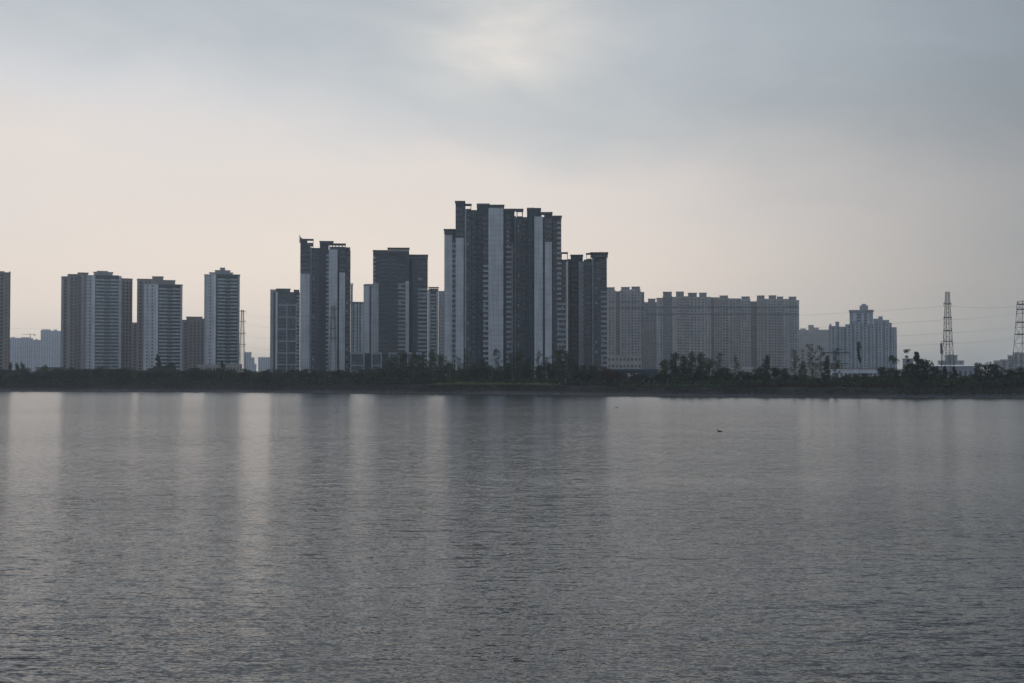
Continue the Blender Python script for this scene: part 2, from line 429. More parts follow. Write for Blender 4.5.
t.block([(430.6, 0), (438.4, 0)], 290, 13, 'dark'); t.balc(430.8, 436, 292, mat='para', proj=1.1); t.panel(436.4, 438.2, 291, mat='light', d=.3)
t.frame(428.6, 438.4, 287, 290.2, 0, 10, posts=5, slab=.5); t.done()
t = Tower('residential_tower', 'plain grey narrow block against the west flank of the tallest group', 'tower', 1260, 441.5)
t.block([(438.6, 0), (445, 0)], 291.5, 13, 'grey', par=.5)
t.win(438.9, 441, 1, 294, w=.9); t.panel(441.3, 443, 293, mat='para', d=.3); t.win(443.1, 444.8, 1, 294, w=.9)
t.block([(440, -5), (445, -5)], 305.5, 8, 'lilac'); t.win(441, 444, 2, 306, w=.8); t.done()

# --- slab tower with corner fin
t = Tower('residential_tower', 'dark slab tower with a pointed corner fin and pale wall strips', 'tower', 1000, 325)
t.block([(299.9, 1), (309.6, 1)], 246, 15, 'dark')
t.band(300.2, 309.2, 248, 273, mat='paradim', proj=1.0, h=1.2); t.panel(300, 309.4, 273, mat='light', d=.6)
t.frame(299.9, 313, 239, 246.4, 1, 9, posts=3, slab=.6, over=.1)
t.block([(300, 1), (307, 1)], 239.6, 9, 'dark', bottom=247)
q = MB(); a = t.pt(299, 1); b = t.pt(302.6, 1); e = (b - a).normalized()
n = Vector((e.y, -e.x)); zt, zm, zl = t.z(234.3), t.z(239), t.z(243)
def tri(off): return [Vector((*(a + n * off), zl)), Vector((*(b + n * off), zm)), Vector((*(a + e * 1.0 + n * off), zm + .8)), Vector((*(a + n * off), zt))]
f0, f1 = tri(.4), tri(-4)
q.poly(f0, M['cap']); q.poly(f1[::-1], M['cap'])
for i in range(4): q.poly([f0[i], f1[i], f1[(i + 1) % 4], f0[(i + 1) % 4]], M['cap'])
q.build('corner_fin', t.root)
t.block([(309.6, 3), (319.4, 3)], 248, 14, 'darkb')
t.panel(309.8, 311.2, 247.4, mat='para', d=.5); t.balc(312, 315.2, 251, mat='paradim', proj=.7); t.win(315.6, 319.2, 1, w=1.2, fr='grey')
t.block([(319.4, 2), (328.4, 2)], 243, 15, 'dark', par=.5)
t.win(320, 325, 1, 250, w=.9, fr='paradim'); t.balc(325.8, 328.3, 252, mat='para', proj=1.2)
t.lift(319.4, 332.8, 241, 243.5, 3, 10, 'dark')
t.block([(328.4, 0), (337.2, 0)], 249.5, 15, 'light')
t.frame(329, 345.2, 243.2, 249.5, 1, 11, posts=6, slab=.6, over=.5)
t.block([(337.2, 3), (339, 3)], 249.5, 12, 'dark')
t.block([(339, .5), (345, .5)], 247, 14, 'dark'); t.band(339.2, 344.9, 249, 272.5, mat='paradim', proj=.9, h=1.2); t.panel(339, 344.9, 272.5, mat='light', d=.6)
t.block([(345, 3), (349.8, 3)], 247.6, 12, 'dark', par=.4); t.balc(345.6, 350.2, 250, mat='paradim', proj=1.4); t.done()

# --- glass block with white grid
t = Tower('glass_apartment_block', 'glazed block with a white grid of floor bands beside the slab tower', 'tower', 1180, 285)
t.block([(270, 1), (299.6, 1)], 292, 16, 'dark')
t.panel(270.1, 273.2, 291, mat='lilac', d=.4); t.panel(275.3, 277.3, 292, mat='white', d=.6); t.glaz(273.4, 275.1, 293)
t.frame(270.2, 278, 289.6, 292, 1, 10, posts=2, slab=.3)
t.band(278, 286, 293, mat='paradim', proj=.3, h=1.0, gl='glassg'); t.glaz(287.2, 295.4, 293, mat='glassg'); t.balc(296.6, 299.4, 293, mat='para', proj=.6)
t.panel(286.1, 287.1, 303, mat='para', d=.5); t.panel(295.5, 296.5, 303, mat='para', d=.5)
t.win(287.4, 295.2, 3, 293, w=1.6, h=1.6, fr='paradim')
for y in (304.6, 316.6, 328.6, 340.6, 352.4, 364): t.panel(278, 298, y, y + 1.1, mat='para', d=.62, part='floor_band')
t.lift(276, 290, 288.6, 292, 4, 9, 'cap'); t.lift(293.5, 299, 289.6, 292, 4, 8, 'cap'); t.done()

# --- framed shop block in front of the twin-topped tower
t = Tower('shop_block', 'low dark podium block with a row of white square portals among the trees', 'building', 960, 388)
t.block([(349.8, 2), (424, 2)], 353.6, 18, 'dark', par=.4)
for a, b in ((350.2, 364.4), (371.2, 381.8), (388.6, 399.6), (407, 421.6)):
    q = MB(); P, e, L = t.edge(a, b); zt = t.z(352.4, 2); zb = -1; zs = t.z(366, 2)
    q.obox(Vector((0, 0)), Vector((1, 0)), 0, L, 0, 1.2, zt - 1.3, zt, M['para'])
    q.obox(Vector((0, 0)), Vector((1, 0)), 0, .8, 0, 1.2, zb, zt - 1.3, M['para']); q.obox(Vector((0, 0)), Vector((1, 0)), L - .8, L, 0, 1.2, zb, zt - 1.3, M['para'])
    q.obox(Vector((0, 0)), Vector((1, 0)), .8, L - .8, 0, .8, zs, zs + .8, M['para'])
    o = q.build('portal_frame', t.root, (P.x, P.y, 0)); o.rotation_euler.z = math.atan2(e.y, e.x)
    t.glaz(a + .8, b - .8, 354, None, 'glassg'); t.win(a + 1.5, b - 1.5, 3, 354.6, w=1.8, h=2, fr='paradim')
t.done()

# =================================================================== LEFT GROUP
def vstrips(t, a, b, n, ytop, ybot=None, w=1.0, fr='brown'):
    st = (b - a) / n
    for i in range(n):
        t.glaz(a + st * (i + .3), a + st * (i + .78), ytop, ybot)
        t.band(a + st * (i + .3), a + st * (i + .78), ytop, ybot, mat=fr, proj=.16, h=.9, gl=None)
t = Tower('apartment_tower', 'broad tower with brown side wings and a pale banded middle bay', 'tower', 1250, 96)
t.block([(60.6, 8), (67, 5)], 277.4, 12, 'brown', par=.5); t.panel(60.8, 62.6, 278, mat='lilac', d=.1); vstrips(t, 62.8, 66.4, 1, 280)
t.block([(67, 3), (77, 2)], 275.2, 14, 'brown', par=.6); t.panel(67.2, 69.2, 276.5, mat='lilac', d=.4); vstrips(t, 69.4, 76.8, 2, 278)
t.block([(77, 3), (83.4, 2)], 273.4, 14, 'brown', par=.6); vstrips(t, 77.2, 81.2, 1, 277); t.panel(81.4, 83.2, 275, mat='lilac', d=.3)
t.lift(77.2, 87.6, 272.8, 275, 3, 9, 'brown')
t.block([(83.4, 4), (94.7, 0)], 275.6, 14, 'light', par=.5); t.win(84, 87, 1, w=1.0); t.win(88.4, 91, 1, w=1.3); t.panel(92.4, 94.5, 277, mat='white', d=.3)
t.block([(94.7, 0), (118.2, 1.5)], 275.4, 16, 'darkb', par=.5)
t.band(95, 103.8, 277, mat='mix', proj=.8, h=1.15, gl='glassg'); t.band(103.8, 109.8, 277, mat='grey', proj=.5, h=.9, gl='glassg'); t.band(109.8, 118, 277, mat='mix', proj=.8, h=1.15, gl='glassg')
t.block([(118.2, .5), (121, .5)], 276, 14, 'light', par=.4)
t.block([(121, 2), (132, 5)], 278.2, 13, 'brown', par=.5); vstrips(t, 121.4, 131.6, 3, 281)
t.lift(93.2, 112, 271.8, 275.6, 4, 10, 'grey'); t.lift(96.5, 107, 270.8, 272, 5, 7, 'grey'); t.done()

t = Tower('apartment_tower', 'brown tower with a pale banded front, second from the west end of the skyline', 'tower', 1230, 160)
t.block([(136.6, 12), (152, 12)], 279.6, 14, 'brown', par=.5); vstrips(t, 137.4, 142.6, 1, 282); t.win(143.6, 151, 2, 281, w=1.1, fr='brown')
t.lift(151.8, 162.8, 276.4, 280, 14, 9, 'brown')
t.block([(152, 12), (174.6, 12)], 280.4, 14, 'brown', par=.4)
t.block([(143.4, 6), (157.8, 0)], 284.4, 14, 'light', par=.4); t.win(145, 149, 1, w=1.0); t.win(150.5, 153.6, 1, w=1.3); t.panel(155.6, 157.7, 285, mat='white', d=.25)
t.block([(157.8, 0), (182, 3)], 284.4, 15, 'darkb', par=.4)
t.band(158.6, 166.6, 286, mat='mix', proj=.8, h=1.15, gl='glassg'); t.band(166.6, 172.2, 286, mat='grey', proj=.45, h=.9, gl='glassg'); t.band(172.2, 180, 286, mat='mix', proj=.8, h=1.15, gl='glassg')
t.panel(180.2, 181.9, 285, mat='light', d=.9); t.done()
t = Tower('apartment_tower', 'narrow brown slice of tower seen in the gap before the second banded tower', 'tower', 1420, 135)
t.block([(131.5, 0), (137.2, 0)], 323, 12, 'brown', par=.5); vstrips(t, 132, 137, 1, 325); t.done()
t = Tower('apartment_tower', 'short brown tower with vertical window strips between two pale banded towers', 'tower', 1380, 193)
t.block([(181.6, 1), (188, 1)], 320.4, 12, 'brown', par=.5); vstrips(t, 183, 187.6, 1, 323)
t.block([(188, 0), (204.4, 0)], 319, 13, 'brown', par=.5); vstrips(t, 188.6, 204, 4, 322)
t.lift(186.2, 202, 316.6, 319.6, 3, 9, 'brown'); t.done()
t = Tower('apartment_tower', 'slim pale tower with stepped roof and banded front, tallest of the western towers', 'tower', 1220, 221)
t.block([(203.9, 6), (215.6, 0)], 274.6, 15, 'light', par=.5); t.panel(204, 205.4, 275.4, mat='lilac', d=.15); t.win(208.2, 212, 1, w=1.3); t.panel(213.4, 215.4, 275.4, mat='white', d=.2)
t.block([(215.6, 0), (239.4, 3)], 274.6, 15, 'darkb', par=.5)
t.band(217, 224.8, 276.5, mat='mix', proj=.8, h=1.15, gl='glassg'); t.band(224.8, 230, 276.5, mat='grey', proj=.4, h=.8, gl='glassg'); t.band(230, 236.6, 276.5, mat='mix', proj=.8, h=1.15, gl='glassg')
t.panel(237.2, 239.2, 275.4, mat='lilac', d=.5)
t.lift(209.4, 232, 272.4, 274.6, 3, 10, 'grey'); t.lift(214.6, 229.6, 270.2, 273, 4, 8, 'grey'); t.lift(219.6, 224.6, 267.6, 271, 5, 5, 'grey'); t.done()
t = Tower('apartment_tower', 'brown and tan tower cut off by the western edge of the view', 'tower', 1200, -4)
t.block([(-16, 2), (3.4, 2)], 271.6, 14, 'brown', par=.5); vstrips(t, -14, 3, 4, 274)
t.block([(3.4, 1), (8, 1)], 272.4, 13, 'tan', par=.3); t.win(4.6, 6.8, 1, w=.8, fr='tan')
t.block([(8, 3), (9.8, 3)], 271.6, 12, 'brown', par=.3); t.done()

# =================================================================== RIGHT GROUP (farther)
def gridface(t, a, b, pitch, ytop, ybot=None, w=1.5, fr='beige', gl='mglass'):
    n = max(1, round((b - a) * t.D / F / pitch)); t.win(a, b, n, ytop, ybot, w=w, fr=fr, gl=gl)
def recess_shade(t, xs, ytop):  # dark strips on the flat wall; the recess shade is in their colour
    for x in xs: t.panel(x - .65, x + .65, ytop, mat='beiged', d=.14, part='painted_recess_shade'); t.balc(x - .65, x + .65, ytop, mat='beiged', proj=.7, gl=None)
def rib(t, xs, ytop, mat, w=.8, d=.6):
    for x in xs: t.panel(x - w / 2, x + w / 2, ytop, mat=mat, d=d)
_ob = Tower.block
def _block(s, chain, top, *a, **k):
    _ob(s, chain, top, *a, **k)
    if getattr(s, 'bands', None):
        for y in s.bands:
            for (pa, _), (pb, _) in zip(chain, chain[1:]): s.panel(pa + .05, pb - .05, y, y + 1.5, mat='beigedd', d=.11, part='floor_band')
    return s
Tower.block = _block
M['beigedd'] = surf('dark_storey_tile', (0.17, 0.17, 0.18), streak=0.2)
t = Tower('apartment_block', 'beige-grey block of many windows just east of the dark estate', 'apartment block', 1480, 626, single=True); t.bands = (301, 307.6)
t.block([(606, 2), (615.4, 2)], 290.2, 14, 'beige', par=.4); gridface(t, 608.4, 615, 3.2, 291)
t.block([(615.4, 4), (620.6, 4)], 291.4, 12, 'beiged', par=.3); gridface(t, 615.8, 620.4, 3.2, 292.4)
t.block([(620.6, 1), (631, 1)], 290, 14, 'beige', par=.4); gridface(t, 621, 624.4, 3.2, 291); recess_shade(t, (625.6,), 291); gridface(t, 627, 630.6, 3.2, 291)
t.block([(631, 2.5), (640.6, 2.5)], 289.6, 14, 'beige', par=.4); gridface(t, 631.4, 640.2, 3.2, 291)
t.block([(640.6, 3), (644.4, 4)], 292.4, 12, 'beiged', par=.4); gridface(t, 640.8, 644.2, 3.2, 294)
for a, b, y in ((604, 614.6, 287.2), (621.4, 629.8, 287), (631.8, 640, 286.6)): t.lift(a, b, y, 290.6, 3, 9, 'beiged')
rib(t, (608.2, 615.3, 620.7, 631, 640.5), 291.5, 'beige', .9, .9)
t.done()
t = Tower('apartment_block', 'recessed darker narrow block between two beige-grey window blocks', 'apartment block', 1560, 650); t.bands = (306.6, 313.6)
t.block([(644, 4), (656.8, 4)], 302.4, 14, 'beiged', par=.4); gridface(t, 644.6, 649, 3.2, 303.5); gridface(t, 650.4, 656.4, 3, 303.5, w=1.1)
t.lift(648.2, 655.6, 298.6, 302.6, 6, 9, 'beiged'); t.done()
t = Tower('apartment_block', 'wide beige-grey block with four roof housings behind the tree clump', 'apartment block', 1460, 684); t.bands = (306.6, 313.6)
t.block([(656.6, 3), (663, 3)], 298, 13, 'beige', par=.4); gridface(t, 659.5, 662.7, 3.2, 299.4)
t.block([(663, 5), (672.4, 5)], 296.6, 12, 'beiged', par=.3); gridface(t, 664.4, 672, 2.8, 297.6, w=1.2)
t.block([(672.4, 2), (677, 2)], 297, 14, 'cream', par=.3)
t.block([(677, 1), (690, 1)], 296.6, 14, 'beige', par=.4); gridface(t, 677.6, 682, 3, 298); recess_shade(t, (683.2,), 298); gridface(t, 684.4, 689.6, 3, 298, w=1.9)
t.block([(690, 2.5), (701, 2.5)], 297.4, 14, 'beige', par=.4); gridface(t, 690.6, 700.6, 3, 298.4)
t.block([(701, 1), (711.2, 1)], 297.4, 14, 'beige', par=.4); gridface(t, 701.6, 705, 3, 298.4); recess_shade(t, (706.3,), 298); gridface(t, 707.6, 710.6, 3, 298.4, w=1.1)
for a, b, y in ((663.2, 672, 291.6), (676.2, 684, 291.5), (688.2, 697, 292.8), (699.4, 706.8, 292.8)): t.lift(a, b, y, 297.4, 4, 9, 'beiged')
t.done()
t = Tower('apartment_block', 'long beige-grey block with three flat roof housings, third in the eastern row', 'apartment block', 1500, 731); t.bands = (306.6, 313.6)
t.block([(711, 7), (714.2, 7)], 298.5, 10, 'beiged')  # set-back slot, its vertical shadow put into the darker wall colour
t.block([(714.2, 2), (729, 1)], 298.4, 14, 'beige', par=.4); gridface(t, 715, 720, 3.1, 299.6, w=1.2); recess_shade(t, (721.2,), 299.6); gridface(t, 722.6, 728.6, 3.1, 299.6, w=1.9)
t.block([(729, 3), (741, 3)], 298.8, 13, 'beige', par=.4); gridface(t, 729.4, 733.4, 3.1, 300); recess_shade(t, (734.6,), 300); gridface(t, 736, 740.6, 3.1, 300, w=1.2)
t.block([(741, 1.5), (750.6, 1.5)], 299.6, 14, 'beige', par=.4); gridface(t, 741.4, 750.2, 3.1, 301)
for a, b, y in ((708.6, 719, 297.2), (719.8, 728.2, 295.4), (741.8, 750, 296.6)): t.lift(a, b, y, 299.4, 4, 9, 'beiged')
t.done()
t = Tower('apartment_block', 'beige-grey block with four roof housings at the east end of the row', 'apartment block', 1520, 776); t.bands = (306.6, 313.6)
t.block([(750.4, 6), (757, 6)], 301.4, 11, 'beiged', par=.3); gridface(t, 751, 756.6, 3, 302.4)
t.block([(757, 1), (768, 1)], 299, 14, 'beige', par=.4); gridface(t, 757.5, 761, 3, 300, w=1.1); recess_shade(t, (762.2,), 300); gridface(t, 763.6, 767.6, 3, 300, w=1.9)
t.block([(768, 3), (777, 3)], 299.2, 13, 'beige', par=.3); gridface(t, 768.4, 776.6, 3, 300.2)
t.block([(777, 1.5), (789, 1.5)], 299.4, 14, 'beige', par=.4); gridface(t, 777.5, 782, 3, 300.4, w=1.9); recess_shade(t, (783.2,), 300.4); gridface(t, 784.6, 788.6, 3, 300.4, w=1.1)
t.block([(789, 2.5), (799.4, 4)], 300.6, 14, 'beige', par=.4); gridface(t, 789.5, 797.5, 3, 301.6)
for a, b, y in ((757.2, 764.8, 295.3), (769, 776.4, 295.3), (777.2, 783.4, 296.6), (789.2, 796.6, 296.8)): t.lift(a, b, y, 300, 4, 9, 'beiged')
t.done()
t = Tower('apartment_block', 'hazy plain brownish block seen low beyond the end of the eastern row', 'apartment block', 2300, 814)
t.block([(799, 0), (829.6, 0)], 330, 16, 'beige', par=.5); t.lift(800.5, 806, 328.4, 330.5, 3, 8, 'beige'); t.lift(808.6, 814, 325, 330.5, 3, 8, 'beige'); t.lift(811, 819, 327.6, 330.5, 3, 8, 'beige')
gridface(t, 800, 829, 3.4, 331, w=1.4); t.done()

t = Tower('terraced_apartment_complex', 'pale blue-grey complex with stepped rounded bays and a raised capped centre', 'apartment complex', 1500, 863)
def bay(a, b, top, dy, cap=True):
    m = (a + b) / 2
    t.block([(a, dy + 1.6), (a + (b - a) * .22, dy), (b - (b - a) * .22, dy), (b, dy + 1.6)], top, 13, 'paled', par=.5)
    for p in (a + (b - a) * .3, a + (b - a) * .7): t.panel(p - .45, p + .45, top + .8, mat='pale', d=.55)
    t.glaz(m - .7, m + .7, top + 1.6, mat='mglass'); t.band(m - .7, m + .7, top + 1.6, mat='pale', proj=.2, h=.9, gl=None)
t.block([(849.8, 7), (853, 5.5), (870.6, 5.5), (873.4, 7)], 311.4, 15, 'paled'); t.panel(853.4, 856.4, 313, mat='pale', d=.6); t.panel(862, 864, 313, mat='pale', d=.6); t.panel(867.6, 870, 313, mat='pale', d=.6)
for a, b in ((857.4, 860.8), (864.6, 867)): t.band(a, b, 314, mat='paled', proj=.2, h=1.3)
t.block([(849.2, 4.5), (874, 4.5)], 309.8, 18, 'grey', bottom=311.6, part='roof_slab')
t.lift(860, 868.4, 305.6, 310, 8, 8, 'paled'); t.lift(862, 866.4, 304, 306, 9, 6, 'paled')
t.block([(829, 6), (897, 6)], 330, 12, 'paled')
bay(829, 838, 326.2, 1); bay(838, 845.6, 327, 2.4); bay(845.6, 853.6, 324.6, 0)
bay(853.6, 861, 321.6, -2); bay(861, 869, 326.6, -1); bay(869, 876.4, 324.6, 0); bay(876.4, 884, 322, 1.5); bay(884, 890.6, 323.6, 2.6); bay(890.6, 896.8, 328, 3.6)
t.lift(829.6, 831.6, 323.6, 327, 5, 5, 'paled'); t.lift(835.6, 839.4, 321.4, 327.4, 5, 6, 'paled', .3); t.lift(873.6, 883, 318.8, 326, 8, 8, 'paled'); t.lift(878.6, 882.8, 316.6, 320, 9, 6, 'paled'); t.lift(883, 889.4, 320.2, 326, 8, 8, 'paled'); t.lift(886, 892, 323, 328, 8, 8, 'paled')
t.done()

# =================================================================== FAR GHOST BUILDINGS
def ghost(label, D, blocks, lifts=(), name='distant_block'):
    pc = (min(b[0] for b in blocks) + max(b[1] for b in blocks)) / 2
    t = Tower(name, label, 'distant block', D, pc, single=False)
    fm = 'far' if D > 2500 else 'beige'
    for i, (a, b, top) in enumerate(blocks):
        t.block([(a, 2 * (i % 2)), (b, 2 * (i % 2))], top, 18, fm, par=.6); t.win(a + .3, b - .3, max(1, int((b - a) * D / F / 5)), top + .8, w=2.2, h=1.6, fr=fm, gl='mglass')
    for a, b, y, yb in lifts: t.lift(a, b, y, yb, 5, 9, fm)
    t.done()
ghost('faint low blue-grey row of blocks in the haze at the west end', 3300, [(9, 19.4, 338.2), (19.4, 33, 338.4), (33, 40.6, 340)], [(11, 15, 337.2, 339), (21, 29, 337.3, 339), (34.6, 38, 339, 341)])
ghost('faint taller blue-grey block in the haze beside the broad western tower', 3300, [(40.4, 51, 330.6), (51, 61.4, 331)], [(41.6, 50, 329.4, 331), (53.4, 57, 329.6, 331.6)])
ghost('small stepped block in the haze behind the western pylon', 3000, [(244.2, 251.4, 352.4), (251.4, 254.4, 357.8), (254.4, 256.4, 364)])
ghost('small flat-topped block in the haze left of the glazed block', 3100, [(258.2, 270, 357.4)])
ghost('grey low block beyond the warehouse beside the lattice pylon', 1700, [(938, 945.4, 361), (945.4, 957.4, 355.6), (957.4, 964, 361)], [(948, 953, 354.4, 356)])
ghost('pale low block at the east end beyond the dark tree clump', 1500, [(993.6, 1000, 361), (1000, 1008, 360)])
ghost('grey stepped block cut off by the eastern edge behind the end pylon', 1500, [(1007.6, 1013, 355.6), (1013, 1040, 353)], [(1015, 1019, 352, 353.6)])
ghost('pale narrow block rising behind trees east of the beige-grey row', 1250, [(799.4, 806, 349), (806, 811.6, 350.6)])

# tower crane far left
D = 3300
e0 = empty('tower_crane', (X(30, D), D, Z(338.4, D)), 'tiny tower crane standing on the faint western row', 'crane')
q = MB(); h = Z(334.4, D) - Z(338.4, D)
for sx in (-.9, .9):
    for sy in (-.9, .9): q.tube([(sx, sy, -1), (sx, sy, h)], [.22, .22], M['steel'], 4)
for i in range(4): q.tube([(-.9 * (-1) ** i, -.9, h * i / 4), (.9 * (-1) ** i, -.9, h * (i + 1) / 4)], [.15, .15], M['steel'], 4)
q.build('mast', e0)
q = MB(); q.box(-19, 12, -.5, .5, h - .6, h + .1, M['steel']); q.box(8, 12, -.9, .9, h - 2.4, h - .6, M['cap']); q.build('jib', e0)
q = MB(); q.tube([(0, 0, h), (0, 0, h + 3.2)], [.5, .2], M['steel'], 4); q.tube([(0, 0, h + 3.2), (-15, 0, h)], [.12, .12], M['steel'], 4); q.tube([(0, 0, h + 3.2), (10, 0, h)], [.12, .12], M['steel'], 4); q.build('apex', e0)

# =================================================================== LOW BUILDINGS
def low(name, label, Y, a, b, ytop, mat, roof='cap', depth=14, over=.6, rh=.5, nwin=0, rows=1, ybase=None, door=False, pitch=0.0, gz=3.6):
    x0, x1 = X(a, Y), X(b, Y); zt = Z(ytop, Y)
    r = empty(name, ((x0 + x1) / 2, Y, gz), label, 'building')
    w = (x1 - x0) / 2; H = zt - gz; q = MB()
    q.box(-w, w, 0, depth, -1, H - rh, M[mat]); q.build('wall', r)
    q = MB()
    if pitch:
        zz = H - rh
        for y0, y1, za, zb in ((-over, depth / 2, zz - .1, zz + pitch), (depth / 2, depth + over, zz + pitch, zz - .1)):
            q.poly([(-w - over, y0, za + .15), (w + over, y0, za + .15), (w + over, y1, zb + .15), (-w - over, y1, zb + .15)], M[roof])
            q.poly([(-w - over, y1, zb), (w + over, y1, zb), (w + over, y0, za), (-w - over, y0, za)], M[roof])
            q.poly([(-w - over, y0, za), (w + over, y0, za), (w + over, y0, za + .15), (-w - over, y0, za + .15)], M[roof])
        for sx in (-w, w): q.poly([(sx, 0, zz), (sx, depth, zz), (sx, depth / 2, zz + pitch)], M[mat])
    else: q.box(-w - over, w + over, -over, depth + over, H - rh + .003, H, M[roof])
    q.build('roof', r)
    if nwin:
        fh = (H - rh) / rows
        p = MB(); ww = min(1.8, 2 * w / nwin * .6); p.box(-ww / 2, ww / 2, -.06, .05, 0, fh * .38, M['mglass']); p.box(-ww / 2 - .1, ww / 2 + .1, -.14, .05, -.12, -.003, M[mat]); me = p.mesh('window')
        for rr in range(rows):
            for i in range(nwin):
                o = bpy.data.objects.new('window', me); COL.objects.link(o); o.parent = r; o.location = (-w + 2 * w * (i + .5) / nwin, 0, fh * rr + fh * .35)
    if door:
        p = MB(); p.box(-1.5, 1.5, -.08, .05, -.5, 2.8, M['blueroof']); p.build('door', r, (w * .4, 0, 0))
    return r
low('school_building', 'low cream building with two rows of windows at the foot of the beige-grey block', 1150, 607.5, 641.5, 355.4, 'cream', 'cream', 14, .2, .8, 9, 4)
low('long_shed', 'long dark blue-grey flat shed in front of the cream building', 900, 606, 658, 369, 'dark', 'blueroof', 12, .8, .9, 10, 1)
low('small_kiosk', 'small white kiosk in front of the long dark shed', 800, 624.6, 639, 373.2, 'white', 'whiteroof', 6, .5, .4, 4, 1)
low('red_roofed_hut', 'small hut with red roof among bushes east of the dark estate', 740, 617.4, 625.4, 377, 'ochre', 'red', 5, .5, .3, 1, 1, pitch=1.2)
low('ochre_building', 'long ochre low building behind the western shore trees', 1010, 36, 60.5, 367.2, 'ochre', 'cap', 10, .5, .5, 8, 1)
low('beige_shed', 'low beige shed at the western edge behind the shore trees', 990, -8, 13, 370.2, 'cream', 'cap', 8, .5, .5, 5, 1)
low('beige_annex', 'beige two-storey annex at the foot of the slim pale tower', 1130, 197.4, 218.6, 364.4, 'beige', 'beige', 12, .3, .6, 7, 2)
low('tan_gatehouse', 'tan blocky gatehouse at the foot of the slim pale tower, nearer the pylon', 1120, 226, 239.6, 364.2, 'cream', 'cream', 10, .3, .6, 4, 2)
low('white_pavilion', 'white-roofed low pavilion behind sparse trees before the eastern row', 950, 745, 752.6, 367.6, 'beige', 'whiteroof', 8, .5, .5, 3, 1)
low('white_cabin', 'little white cabin beside the leafy trees before the eastern row', 930, 731, 734.5, 368, 'beige', 'whiteroof', 6, .3, .4, 2, 1)
low('boundary_hall', 'long off-white single-storey hall before the pale stepped complex', 1000, 827, 877, 368.6, 'white', 'red', 12, .4, .35, 12, 1)
low('blue_shed', 'blue-roofed shed in front of the off-white hall', 800, 855, 871.6, 373.6, 'paled', 'blueroof', 8, .8, .5, 3, 1)
low('warehouse', 'white warehouse with pale sheet roof beside the lattice pylon', 960, 932.5, 978, 364.8, 'paled', 'whiteroof', 22, .8, .9, 9, 1, door=True, pitch=.8)
low('brick_house', 'small pinkish house between palms and dark tree east of the stepped complex', 900, 885, 893, 367.6, 'brown', 'cap', 8, .4, .4, 2, 1)
low('pale_hut', 'pale blue hut half hidden beside the dark pointed tree', 1100, 905.4, 913.4, 358.5, 'paled', 'cap', 8, .3, .5, 3, 3)

# unfinished concrete frame building
Y = 1080
r = empty('unfinished_building', (X(827, Y), Y, 3.6), 'unfinished pinkish concrete frame building with dark roof slabs', 'building')
x0, x1 = X(805, Y) - X(827, Y), X(847, Y) - X(827, Y); H = Z(352, Y) - 3.6
q = MB(); q.box((x0 + x1) / 2, x1 + 1.5, -1, 13, H - .9, H, M['cap']); q.build('roof_slab', r)
q = MB(); q.box(x0 + 2, x1 + 1, -.5, 12, H * .62, H * .62 + .7, M['cap']); q.build('floor_slab', r)
q = MB(); q.box(x0, x0 + 15, 1, 12, -1, H * .62 - .003, M['cream']); q.box(x0 + 16, x1 - 2, 5, 12, -1, H * .62 - .003, M['brown']); q.build('wall', r)
for i in range(8):
    q = MB(); q.box(-.35, .35, 0, .7, -1, (H - .91) if i > 3 else H * .62 - .003, M['cream']); q.build('column', r, (x0 + 3 + (x1 - x0 - 4) * i / 7, -.2, 0))

# small white canopy by the trees
Y = 800
r = empty('entrance_canopy', (X(344, Y), Y, 4), 'small bright white tilted canopy above the bushes left of the white portals', 'canopy')
H = Z(370.4, Y) - 4; q = MB()
q.poly([(-2.2, -1, H + .4), (1.2, -1, H - .5), (1.6, 2, H - .6), (-2, 2, H + .3)], M['whiteroof']); q.poly([(-2, 2, H + .1), (1.6, 2, H - .8), (1.2, -1, H - .7), (-2.2, -1, H + .2)], M['whiteroof'])
q.poly([(-2.2, -1, H + .2), (1.2, -1, H - .7), (1.2, -1, H - .5), (-2.2, -1, H + .4)], M['whiteroof']); q.build('canopy_roof', r)
for sx in (-1.6, .9):
    q = MB(); q.tube([(sx, .5, -1), (sx, .5, H - .3)], [.09, .09], M['post'], 6); q.build('post', r)

